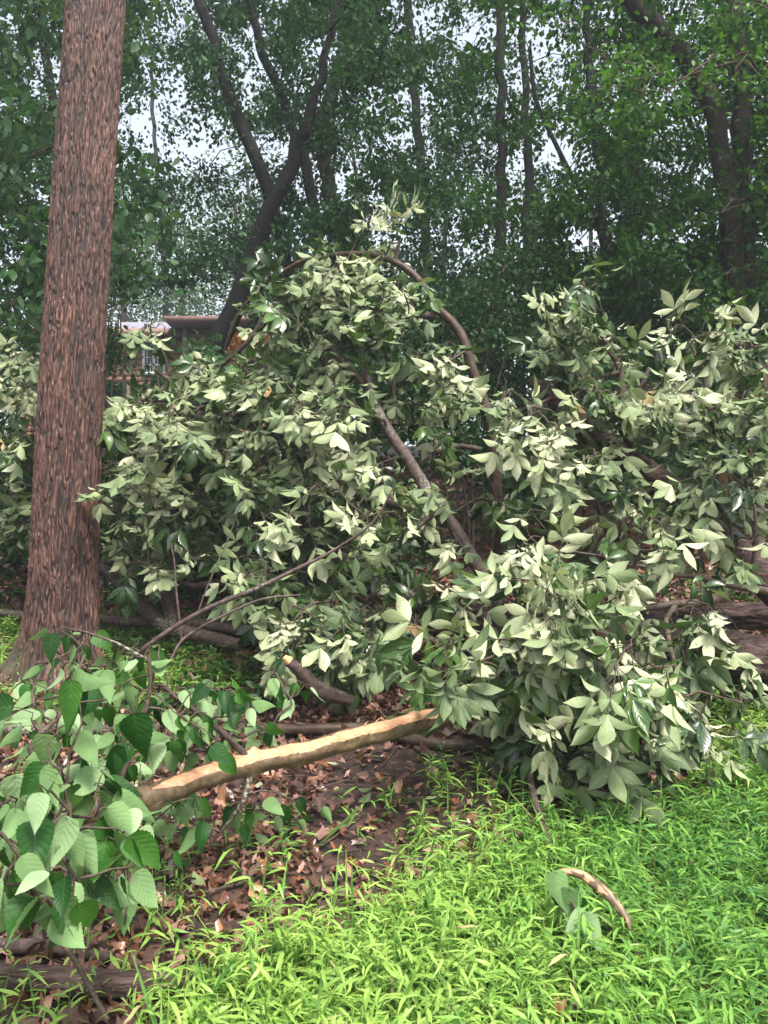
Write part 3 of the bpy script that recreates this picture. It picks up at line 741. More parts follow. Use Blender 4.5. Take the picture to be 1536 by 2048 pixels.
bush('young_maple', 'dense dark green young maple above the right fallen boughs', 'tree', [(1330, 560, 160, 170, 11, .8, 80), (1180, 660, 120, 110, 11, .8, 46), (1500, 520, 110, 260, 10.4, .8, 70), (1300, 350, 110, 110, 12.5, .8, 30)], M_CAN2, L=.085, tone=(0, .6))
bush('young_maple', 'yellow green leafy maple boughs high at the right edge', 'tree', [(1230, 150, 80, 50, 8.2, .4, 9), (1350, 180, 80, 50, 8, .4, 9), (1130, 40, 80, 40, 8.4, .4, 8), (1480, 60, 90, 80, 8.0, .4, 16), (1420, 150, 60, 40, 8, .4, 6), (1560, 250, 60, 200, 8.2, .4, 18)], M_CAN2, L=.075, tmpl=TINY, tone=(.7, 1), n_sub=30,
     wood=[(1600, -100, 8.1, 14), (1640, 300, 8.2, 20), (1690, 700, 8.3, 26), (1700, 1100, 8.4, 30)])
bush('leafy_shrub', 'dark green shrub behind the arched bent branch', 'shrub', [(960, 640, 90, 70, 9.5, .5, 32), (820, 760, 120, 120, 9.2, .5, 40), (940, 820, 130, 100, 9, .5, 40), (1040, 560, 90, 70, 10, .5, 20)], M_SHRUB, L=.07)
bush('leafy_shrub', 'low green shrub in the gap right of the arched branch', 'shrub', [(1090, 960, 110, 40, 9.4, .4, 20), (1250, 900, 140, 80, 9, .5, 40), (1420, 930, 120, 120, 9, .5, 40), (1120, 740, 120, 90, 9.6, .5, 40)], M_SHRUB, L=.07)
bush('leafy_shrub', 'dark shrub hugging the left side of the fallen crown behind the big trunk', 'shrub', [(60, 1000, 130, 120, 8.6, .4, 45), (300, 1010, 180, 120, 8.8, .4, 50), (560, 980, 180, 140, 8.8, .4, 60), (420, 1150, 200, 70, 8.2, .3, 36), (700, 1120, 140, 90, 8.0, .3, 40)], M_SHRUB, L=.07)  # added behind the crown; dark leaves stand in for shade in its hollows
bush('leafy_shrub', 'bluish green bush just right of the big trunk below the house roof', 'shrub', [(228, 700, 14, 40, 12, .3, 7), (225, 560, 20, 50, 11.5, .4, 8)], M_CAN1, L=.09)
bush('leafy_shrub', 'rounded mid green bush in front of the house wall, left of the leaning trunk', 'shrub', [(408, 712, 18, 28, 9.5, .2, 6), (370, 775, 40, 12, 9.5, .2, 4)], M_CAN3, L=.10, n_sub=34)
bush('leafy_shrub', 'low hedge like bushes at the foot of the house wall', 'shrub', [(300, 800, 130, 40, 24, .8, 60), (470, 790, 80, 50, 24, .8, 40)], M_CAN1, L=.17, n_sub=60)
bush('leafy_shrub', 'small rusty orange bush beside the dark leaning trunk', 'shrub', [(486, 690, 12, 14, 15, .2, 6)], M_RED, L=.08, stems=2)
bush('near_maple', 'green tree with larger pale backed leaves around the big trunk', 'tree',
     [(50, 60, 90, 90, 8.6, .5, 20), (60, 220, 60, 60, 8.6, .5, 12), (40, 420, 80, 80, 8.6, .5, 24), (50, 560, 80, 80, 8.4, .5, 22), (40, 300, 80, 40, 8.6, .5, 8), (275, 60, 60, 60, 8.6, .3, 9), (260, 130, 40, 40, 8.6, .3, 4), (265, 330, 40, 50, 8.4, .3, 9), (250, 450, 40, 60, 8.4, .3, 9), (245, 560, 28, 50, 8.4, .3, 6), (-130, 300, 110, 330, 8.8, .5, 40), (-60, 640, 120, 80, 8.2, .4, 20)],
     M_CAN3, L=.125, tmpl=SMALL, n_sub=22, wood=[(170, -120, 8.8, 24), (165, 300, 8.7, 28), (150, 700, 8.6, 34), (140, 1150, 8.5, 40)])

# ------------------------------------------------------------------ fallen hickory wood
def wpath(pts, ground_end=False):
    P, r = px_pts(pts)
    if ground_end: P[-1][2] = gz(P[-1][0], P[-1][1])
    return P, r

def blob_pts(blobs, f=1.0):
    out = []
    for (px, py, rx, ry, D, dr, n) in blobs:
        for _ in range(max(2, round(n * f))):
            a = rng.uniform(0, 6.283); q = math.sqrt(rng.random())
            p = at(px + rx * q * math.cos(a), py + ry * q * math.sin(a), D + rng.normal(0, dr * 1.4))
            p[2] = max(p[2], gz(p[0], p[1]) + .06); out.append(p)
    return np.array(out)

def compound(lf, A, dirs, k=(2, 4), size=.17, flip=.15, tone=(0, 1), face=(0, 1, -.55), m=0, rachis=None, spread=.6, droop=.6):
    """k compound leaves of five leaflets at each anchor"""
    P5 = []; X5 = []; N5 = []; L5 = []; T5 = []
    for a, d in zip(A, dirs):
        bt = rng.uniform(*tone) * (.5 + n2(a[0] * 1.7 + 3, a[2] * 1.7 + a[1], 61)) if rng.random() > .2 else rng.uniform(.8, 1); fl = rng.random() < flip
        for _ in range(rng.integers(k[0], k[1] + 1)):
            dd = nrm(d * .7 + rng.normal(0, spread, 3) + [0, -.35, -droop])
            fb = np.array(face) * (-1 if fl else 1)
            n = nrm(fb + rng.normal(0, .42, 3)); n = nrm(n - dd * np.dot(n, dd))
            s = size * rng.uniform(.62, 1.2); R0 = s * rng.uniform(.85, 1.15)
            side = np.cross(n, dd); tip = a + dd * R0 + [0, 0, -R0 * .08]
            if rachis is not None: tube(rachis, [a, tip], [.0028, .0018], 4, cap=False)
            for (u, ang, ls) in ((1.0, 0, 1.0), (.97, 52, .86), (.97, -52, .86), (.6, 66, .62), (.6, -66, .62)):
                an = R(ang + rng.normal(0, 9))
                x = dd * math.cos(an) + side * math.sin(an) + rng.normal(0, .15, 3) + [0, 0, -.36]
                P5.append(a + (tip - a) * u); X5.append(x); N5.append(n + rng.normal(0, .22, 3))
                L5.append(s * ls * rng.uniform(.88, 1.12)); T5.append(np.clip(bt + rng.normal(0, .18), 0, 1))
    n = len(P5); m = (np.repeat(rng.random(n // 5) < .007, 5)).astype(int) if n else 0
    put_leaves(lf, LEAFLET, P5, X5, N5, L5, wid=rng.uniform(.85, 1.2, n), curl=rng.uniform(-.12, .6, n), cup=rng.uniform(-.6, 1.3, n), tone=np.array(T5), m=m, twist=rng.normal(0, .45, n))

def fallen(name, label, cat, base, limbs, blobs, grp=None, dens=.72, size=.17, limb_mat=None, flip=.15, extra_dark=0, rm=.02, k=(2, 4), starts_extra=None, tone=(0, 1)):
    ro = root(name, base, label, cat, grp); st_, sr = [], []
    for li, (kind, pts, mt, *kf) in enumerate(limbs):
        mb = MB(); P, r = wpath(pts); r = r * (kf[0] if kf else 1); P, r = tube(mb, P, r, 14 if r.max() > .03 else 8, .08, lump=.22, wob=.035, seed=li * 3 + len(blobs))
        mb.build(kind, mt, ro); st_.append(P[::2]); sr.append(r[::2])
    st_, sr = np.vstack(st_), np.concatenate(sr)
    A = blob_pts(blobs, dens)
    tw = MB(); lf = MB(); d = grow(tw, st_, sr, A, .0026, .5, rm, sag=.10, seg=5, step=.12, jit=.07)
    compound(lf, A, d, k=k, size=size, flip=flip, rachis=tw, tone=tone)
    if extra_dark:      # added inner leaves, many upper side out; darker tones put interior shade in the colour
        B = A[rng.integers(0, len(A), extra_dark)] + rng.normal(0, .13, (extra_dark, 3)) + [0, .45, -.05]
        B[:, 2] = np.maximum(B[:, 2], gz(B[:, 0], B[:, 1]) + .05)
        d = grow(tw, A, None, B, .002, .4, .006, sag=.02, seg=4, step=.2)
        compound(lf, B, d, k=(2, 3), size=size * .95, flip=.6, tone=(0, .5))
    tag(tw.build('twig', M_TWIG, ro), kind='stuff'); lf.build('foliage', [M_HICK, M_WILT], ro)
    return ro

G1 = 'tops of the storm felled hickory'
# left and centre crown with the branch that arches over it
fallen('fallen_treetop', 'fallen crown of pale backed leaves with a long branch arching over its top, centre', 'fallen tree', at(600, 1240, 6.3),
  [('limb', [(450, 700, 7.3, 8), (480, 625, 7.2, 10), (540, 560, 7.1, 12), (610, 522, 7, 13), (700, 506, 6.9, 14), (762, 515, 6.8, 16), (822, 548, 6.8, 18), (872, 612, 6.8, 22), (915, 660, 6.8, 24), (940, 730, 6.8, 25), (966, 800, 6.8, 27), (984, 890, 6.8, 29), (994, 960, 6.8, 30), (1000, 1120, 6.9, 32)], M_ARCH, .82),
   ('limb', [(720, 690, 6.6, 10), (735, 750, 6.4, 17), (752, 810, 6.3, 26), (795, 890, 6.1, 28), (850, 975, 6.0, 30), (905, 1055, 5.9, 32), (950, 1125, 5.8, 34), (1005, 1210, 5.7, 40)], M_LIMB, .82),
   ('limb', [(868, 632, 6.85, 18), (835, 628, 6.8, 13), (800, 640, 6.7, 9)], M_LIMB),
   ('limb', [(800, 1083, 5.7, 6), (835, 1058, 5.75, 11), (870, 1025, 5.85, 14)], M_LIMB),
   ('limb', [(700, 660, 6.6, 9), (660, 690, 6.5, 12), (735, 775, 6.4, 15)], M_TWIG),
   ('limb', [(800, 480, 6.8, 6), (790, 515, 6.8, 9), (820, 548, 6.8, 12)], M_TWIG),
   ('limb', [(340, 940, 6.6, 7), (400, 870, 6.6, 11), (455, 838, 6.5, 13), (515, 828, 6.5, 12), (600, 900, 6.5, 14), (700, 980, 6.3, 18), (830, 1020, 6.1, 24)], M_TWIG),
   ('limb', [(870, 905, 6.7, 8), (920, 895, 6.8, 10), (985, 905, 6.85, 12)], M_TWIG),
   ('limb', [(430, 740, 6.9, 10), (500, 680, 6.9, 11), (540, 620, 6.9, 10), (600, 560, 6.9, 8)], M_TWIG),
   ('limb', [(780, 700, 7.1, 7), (785, 760, 7.1, 9), (790, 850, 7, 12)], M_TWIG),
   ('limb', [(560, 860, 6.4, 16), (600, 1000, 6.4, 24), (680, 1120, 6.2, 30), (850, 1215, 5.9, 36)], M_LIMB)],
  [(600, 550, 75, 50, 6.7, .15, 12), (560, 600, 60, 40, 6.6, .15, 7), (690, 520, 80, 40, 6.7, .15, 12), (745, 425, 12, 25, 6.8, .06, 3), (800, 450, 12, 25, 6.8, .06, 2), (640, 640, 110, 80, 6.4, .25, 26),
   (735, 590, 60, 100, 6.5, .2, 18), (820, 560, 30, 40, 6.7, .1, 6), (525, 780, 80, 55, 6.0, .2, 14), (600, 800, 90, 55, 5.9, .2, 16), (680, 760, 60, 60, 6.1, .2, 9), (520, 900, 70, 60, 6.0, .2, 10),
   (560, 970, 80, 70, 6.0, .2, 16), (680, 900, 100, 100, 6.1, .25, 26), (700, 1040, 120, 90, 6.0, .25, 22), (560, 1070, 90, 60, 6.0, .25, 9), (520, 1170, 60, 45, 5.7, .15, 9), (600, 1200, 80, 60, 5.7, .2, 12),
   (580, 1280, 90, 50, 5.5, .15, 15), (690, 1300, 90, 60, 5.4, .2, 16), (720, 1200, 90, 60, 5.7, .2, 12), (790, 1260, 60, 60, 5.5, .2, 10), (870, 690, 50, 50, 6.7, .15, 9), (880, 760, 50, 60, 6.6, .2, 8),
   (850, 850, 50, 50, 6.6, .2, 6), (880, 990, 60, 30, 5.9, .15, 7), (900, 1070, 30, 40, 5.6, .1, 4), (910, 1180, 40, 30, 5.5, .15, 5), (970, 1000, 40, 40, 6.3, .2, 3)],
  G1, size=.175, extra_dark=230)
# left crown behind the big trunk
fallen('fallen_treetop', 'heap of pale fallen leaves on both sides of the big trunk, below the house', 'fallen tree', at(330, 1250, 6.6),
  [('limb', [(120, 1080, 6.9, 12), (200, 1130, 6.7, 18), (250, 1180, 6.6, 22), (300, 1225, 6.5, 24), (345, 1255, 6.4, 26), (480, 1290, 6.2, 24)], M_LIMB),
   ('limb', [(-60, 1225, 7.1, 16), (80, 1230, 6.95, 18), (200, 1235, 6.75, 18), (290, 1245, 6.6, 22), (400, 1250, 6.5, 24), (500, 1262, 6.4, 24), (640, 1270, 6.2, 26)], M_LIMB),
   ('limb', [(340, 1155, 6.5, 8), (390, 1172, 6.5, 13), (440, 1165, 6.5, 14), (500, 1155, 6.5, 14)], M_LIMB),
   ('limb', [(256, 770, 7, 8), (265, 840, 6.9, 14), (290, 980, 6.8, 20), (320, 1120, 6.7, 26), (345, 1250, 6.5, 30)], M_LIMB),
   ('limb', [(300, 660, 6.7, 3), (338, 740, 6.8, 5), (300, 860, 6.8, 12)], M_TWIG),
   ('limb', [(-80, 920, 7, 10), (20, 930, 7, 10), (70, 940, 7, 12), (180, 1000, 6.9, 16), (300, 1080, 6.8, 20)], M_TWIG),
   ('limb', [(310, 740, 6.7, 8), (380, 790, 6.6, 12), (455, 838, 6.5, 14), (480, 960, 6.6, 18), (480, 1120, 6.6, 22), (470, 1240, 6.5, 26)], M_TWIG)],
  [(40, 720, 80, 60, 7, .2, 16), (50, 830, 90, 70, 7, .25, 24), (-110, 800, 120, 150, 7.1, .3, 30), (40, 930, 80, 70, 7.0, .25, 16), (30, 1030, 70, 50, 7, .2, 9), (285, 830, 80, 30, 6.5, .2, 13), (270, 806, 50, 12, 6.4, .12, 6), (365, 790, 40, 12, 6.4, .1, 4), (300, 652, 6, 12, 6.6, .03, 2),
   (395, 745, 30, 20, 6.5, .1, 5), (450, 765, 40, 25, 6.4, .1, 6), (380, 810, 80, 45, 6.4, .2, 14), (300, 850, 100, 60, 6.4, .2, 24), (430, 870, 60, 60, 6.4, .2, 9), (270, 940, 70, 60, 6.3, .2, 14), (300, 1010, 80, 50, 6.3, .2, 13), (400, 960, 70, 60, 6.5, .2, 8), (250, 1080, 50, 40, 6.4, .15, 5), (300, 1150, 50, 40, 6.2, .15, 6), (400, 1060, 70, 50, 6.4, .2, 6)],
  G1, size=.172, extra_dark=120)
# right crown along the thick leaning limb
fallen('fallen_treetop', 'fallen crown of big pale leaves along a thick leaning limb at the right edge', 'fallen tree', at(1500, 1260, 5.8),
  [('limb', [(1060, 760, 6.3, 20), (1120, 805, 6.2, 44), (1160, 850, 6.1, 46), (1230, 905, 6.1, 52), (1330, 970, 6, 54), (1430, 1055, 5.9, 60), (1520, 1150, 5.8, 70), (1640, 1250, 5.7, 80)], M_LOG),
   ('limb', [(1165, 565, 6.2, 5), (1185, 620, 6.2, 8), (1215, 690, 6.2, 12), (1238, 745, 6.15, 15), (1250, 830, 6.1, 18), (1265, 925, 6.1, 24)], M_TWIG),
   ('limb', [(1238, 745, 6.1, 10), (1180, 760, 6.0, 8), (1120, 800, 6, 7)], M_TWIG),
   ('limb', [(1310, 700, 6.3, 6), (1290, 760, 6.2, 9), (1240, 840, 6.1, 12)], M_TWIG),
   ('limb', [(1340, 1150, 5.3, 6), (1390, 1152, 5.35, 9), (1440, 1165, 5.4, 12), (1500, 1180, 5.5, 14), (1580, 1190, 5.6, 18)], M_LIMB),
   ('limb', [(1380, 680, 6.2, 6), (1420, 800, 6.1, 12), (1440, 950, 6, 18), (1450, 1070, 5.9, 24)], M_TWIG),
   ('limb', [(1510, 1020, 5.3, 7), (1508, 1100, 5.3, 9), (1502, 1190, 5.4, 11)], M_TWIG),
   ('limb', [(1540, 650, 6.1, 6), (1530, 800, 6, 12), (1520, 1000, 5.9, 18), (1520, 1140, 5.8, 22)], M_TWIG)],
  [(1135, 610, 50, 40, 5.9, .1, 8), (1180, 560, 20, 30, 5.9, .05, 3), (1150, 680, 70, 50, 5.9, .15, 14), (1225, 690, 30, 40, 5.9, .1, 4), (1220, 760, 100, 60, 5.9, .2, 16), (1040, 800, 45, 40, 5.5, .1, 8), (1060, 860, 70, 50, 5.4, .15, 13), (1100, 920, 70, 45, 5.5, .15, 11),
   (1210, 870, 80, 60, 5.8, .2, 13), (1300, 800, 60, 60, 5.9, .15, 11), (1250, 950, 50, 30, 5.7, .15, 4), (1390, 660, 60, 40, 5.9, .12, 11), (1460, 690, 60, 40, 5.9, .12, 9), (1420, 770, 80, 50, 5.8, .2, 13), (1500, 810, 50, 60, 5.2, .12, 9), (1420, 860, 50, 50, 5.6, .15, 8),
   (1490, 930, 60, 60, 5.2, .15, 12), (1060, 1050, 35, 35, 4.9, .06, 3), (1095, 1085, 30, 30, 4.9, .06, 3), (1280, 1040, 60, 35, 4.9, .08, 6), (1270, 1110, 50, 35, 4.8, .08, 6), (1400, 930, 50, 30, 5.7, .15, 6), (1310, 970, 50, 30, 5.6, .1, 6), (1450, 1060, 40, 40, 5.3, .1, 5), (1370, 1010, 40, 40, 5.5, .1, 5), (1600, 860, 50, 140, 5.8, .3, 14), (1590, 700, 60, 60, 6, .2, 8), (1510, 1080, 30, 50, 5.0, .1, 3)],
  G1, size=.17, extra_dark=110, flip=.1)
# near boughs drooping over the log into the grass
fallen('fallen_bough', 'nearest drooping bough of pale leaves hanging over the fallen log into the grass', 'fallen branch', at(1180, 1560, 4.5),
  [('limb', [(1030, 1260, 5.3, 24), (1090, 1250, 4.9, 20), (1150, 1255, 4.6, 16), (1230, 1290, 4.3, 12), (1260, 1380, 4.2, 10), (1240, 1500, 4.15, 6)], M_TWIG),
   ('limb', [(1120, 1250, 4.8, 12), (1060, 1290, 4.5, 9), (990, 1310, 4.3, 7), (900, 1340, 4.15, 5)], M_TWIG),
   ('limb', [(1190, 1270, 4.5, 12), (1185, 1330, 4.4, 10), (1190, 1420, 4.35, 9), (1185, 1520, 4.3, 6)], M_TWIG),
   ('limb', [(1350, 1210, 4.9, 12), (1330, 1250, 4.6, 10), (1350, 1330, 4.5, 9), (1370, 1430, 4.5, 6)], M_TWIG),
   ('limb', [(1150, 1255, 4.6, 12), (1260, 1225, 4.8, 14), (1350, 1210, 4.9, 16), (1450, 1195, 5.3, 20)], M_TWIG)],
  [(1110, 1170, 70, 30, 4.35, .08, 11), (1180, 1195, 60, 35, 4.3, .08, 10), (1165, 1250, 80, 45, 4.2, .1, 13), (1060, 1220, 45, 35, 4.5, .1, 7), (1040, 1290, 60, 40, 4.4, .12, 8), (1230, 1300, 90, 50, 4.3, .15, 15), (885, 1285, 30, 26, 4.1, .06, 5), (870, 1325, 30, 18, 4.0, .06, 4), (985, 1325, 50, 40, 4.35, .12, 8),
   (1130, 1330, 80, 60, 4.35, .15, 15), (1230, 1390, 90, 60, 4.35, .2, 12), (1090, 1410, 80, 55, 4.3, .15, 13), (1020, 1400, 40, 30, 4.4, .12, 4), (1130, 1460, 60, 40, 4.15, .12, 7), (1210, 1480, 90, 60, 4.3, .15, 14), (1320, 1340, 70, 60, 4.5, .2, 8), (1350, 1430, 60, 50, 4.5, .15, 6), (1400, 1410, 40, 40, 4.6, .12, 4), (1320, 1235, 50, 50, 5.0, .1, 8), (1370, 1290, 30, 30, 5.0, .08, 4), (1120, 1530, 50, 50, 4.3, .1, 6), (1250, 1550, 40, 45, 4.3, .1, 5), (1430, 1470, 40, 30, 4.5, .1, 4), (1450, 1290, 45, 30, 4.9, .1, 4), (1480, 1390, 40, 30, 4.8, .1, 4), (1420, 1220, 40, 30, 5.0, .1, 4)],
  None, size=.175, extra_dark=95, flip=.16, dens=.56)

# ------------------------------------------------------------------ logs and sticks
def log(name, label, cat, pts, mt=M_LOG, ground=False, lump=.25, cut=None, group=None, seg=18, step=.05, extra=None, off=1.25):
    if ground:
        P = []; r = []
        for (px, py, w) in pts:
            g = gat(px, py + w * .4); rr = w / 2 / FPX * g[1]
            g[2] = gz(g[0], g[1]) + rr * off; P.append(g); r.append(rr)
        P = np.array(P); r = np.array(r)
    else: P, r = px_pts(pts)
    def plates(rr, th, L):
        q = np.stack([np.tile(L[:, None], (1, len(th))) / .13, (rr * np.cos(th)[None]) / .045, (rr * np.sin(th)[None]) / .045], -1).reshape(-1, 3)
        q[:, 0] += (n2(q[:, 1], q[:, 2], 31) - .5) * 1.5; F = np.clip((worley(q, 5) - .04) / .22, 0, 1).reshape(rr.shape)
        return rr * (1 + .085 * F + .06 * (n2(q[:, 0] * 3, q[:, 1] * 3 + q[:, 2] * 2, 9).reshape(rr.shape) - .5))
    if mt is M_LOG: seg, step, disp = 72, .018, plates
    else: disp = None
    mb = MB(); Q, q = tube(mb, P, r, seg, step, dispf=disp, lump=lump, wob=float(r.mean()) * (.6 if disp is None else .15), seed=rng.integers(99), cap=True, tone='torn' if mt is M_PEEL else None)
    o = mb.build(name, mt); tag(o, label, cat, group)
    if cut is not None:
        c = MB(); tube(c, [Q[cut] - (Q[1] - Q[0]) * .01, Q[cut] + (Q[0] - Q[1]) * .6 * (1 if cut == 0 else -1)], [q[cut] * .97, q[cut] * .5], 10, lump=.3)
        c.build('broken_end', M_CUT, o)
    return o
log('fallen_log', 'thick dark log lying behind the drooping leaves, its rough bark bare at the right edge', 'log',
    [(1680, 1345, 5.2, 96), (1536, 1318, 5.3, 92), (1420, 1304, 5.45, 88), (1250, 1280, 5.7, 80), (1080, 1260, 5.9, 78), (960, 1250, 6.05, 76), (872, 1248, 6.2, 70)], lump=.3)
log('fallen_log', 'dark damp log crossing the ground behind the thick one at the right edge', 'log', [(1700, 1235, 6.4, 54), (1500, 1228, 6.4, 50), (1330, 1235, 6.6, 44), (1200, 1240, 6.8, 40)], lump=.35)
log('fallen_log', 'smooth grey brown pole on the bare ground just above the peeled trunk', 'log', [(480, 1460, 18), (560, 1466, 22), (640, 1466, 22), (720, 1462, 22), (800, 1462, 20)], M_ARCH, True, lump=.15)
log('fallen_log', 'brown pole under the leaves right of the peeled trunk', 'log', [(790, 1475, 24), (860, 1492, 26), (960, 1496, 26), (1060, 1494, 26), (1160, 1490, 24)], M_ARCH, True, lump=.15)
log('fallen_stick', 'reddish brown curved stick on bare soil under the drooping bough', 'stick', [(830, 1498, 10), (880, 1518, 16), (950, 1530, 17), (1010, 1548, 14), (1060, 1552, 8)], M_LIMB, True, lump=.2)
log('fallen_log', 'dark damp log at the bottom left corner among dead leaves', 'log', [(-120, 1960, 40), (60, 1968, 44), (200, 1982, 46), (330, 1980, 42), (460, 1972, 34)], M_LOG, True, lump=.15)
log('fallen_stick', 'thin brown stick above the dark log in the bottom left corner', 'stick', [(-60, 1895, 26), (60, 1902, 26), (150, 1912, 22), (250, 1925, 14)], M_LIMB, True, lump=.25)
log('fallen_stick', 'brown pole lying through the broad leaves at the left edge', 'stick', [(-80, 1466, 22), (60, 1468, 24), (180, 1466, 22), (320, 1462, 20)], M_LIMB, True, lump=.2)
log('broken_stub', 'short broken branch stub with an orange splintered end pointing up left', 'broken branch', [(578, 1322, 4.9, 20), (610, 1350, 4.95, 28), (650, 1385, 5.0, 30), (700, 1400, 5.1, 24)], M_LIMB, lump=.4, cut=0)
log('bent_stick', 'curved stick with torn bark showing orange wood, lying on the bright grass', 'stick',
    [(1118, 1744, 3.05, 10), (1140, 1745, 3.03, 16), (1170, 1752, 3.0, 18), (1205, 1778, 2.95, 19), (1237, 1812, 2.9, 17), (1256, 1842, 2.87, 13), (1260, 1866, 2.85, 4)], M_PEEL, lump=.6, seg=12, step=.02)
log('fallen_stick', 'pale crooked stick poking through the grass below the drooping leaves', 'stick', [(1058, 1570, 14), (1062, 1620, 13), (1072, 1670, 12), (1090, 1720, 11), (1108, 1760, 9)], M_LIMB, True, lump=.3, seg=8, off=11)
log('fallen_stick', 'thin pale stick sunk in the bright grass near the bottom edge', 'stick', [(1122, 1860, 10), (1130, 1910, 11), (1138, 1980, 12), (1150, 2080, 12)], M_LIMB, True, lump=.3, seg=8, off=10)
log('fallen_stick', 'dark thin stick slanting down right through the grass below the leaf sprig', 'stick', [(1165, 1895, 9), (1220, 1925, 10), (1265, 1965, 10), (1320, 1990, 7), (1440, 2025, 6)], M_TWIG, True, lump=.3, seg=8, off=13)
log('bare_twig', 'long bare twig reaching from the trunk foot up right across the fallen crown', 'twig',
    [(230, 1345, 4.9, 8), (300, 1288, 4.9, 10), (400, 1225, 4.9, 10), (510, 1178, 4.9, 9), (600, 1135, 4.95, 8), (680, 1092, 5.0, 6), (745, 1045, 5.0, 5), (790, 970, 5.0, 3)], M_LIMB, lump=.1, seg=7)
log('bare_twig', 'pale thin twig curving over the soil right of the trunk foot', 'twig', [(340, 1325, 4.8, 5), (365, 1280, 4.9, 6), (430, 1240, 5.0, 6), (520, 1200, 5.1, 5), (600, 1190, 5.2, 4)], M_LIMB, lump=.1, seg=6)
log('bare_twig', 'upright bare sprout in front of the dark hollow of the crown', 'twig', [(363, 1278, 5.2, 5), (352, 1180, 5.2, 5), (348, 1120, 5.2, 4), (338, 1070, 5.2, 3)], M_LIMB, lump=.1, seg=6)
log('bare_twig', 'fine straight twig slanting up right from the leaf litter behind', 'twig', [(392, 1235, 5.2, 3), (420, 1160, 5.25, 3.2), (455, 1080, 5.3, 3), (480, 1010, 5.3, 2)], M_LIMB, lump=0, seg=6)
log('bare_twig', 'dark thin twigs crossing the reddish dead leaves', 'twig', [(215, 1800, 7), (330, 1810, 7), (430, 1790, 7), (520, 1760, 6), (640, 1700, 5), (720, 1640, 3)], M_TWIG, True, lump=.1, seg=6, off=3)
log('bare_twig', 'dark twig slanting from the hanging leaves down over the corner log', 'twig', [(110, 1870, 2.6, 10), (150, 1920, 2.55, 11), (180, 1975, 2.5, 11), (215, 2040, 2.4, 10)], M_TWIG, lump=.2, seg=7)

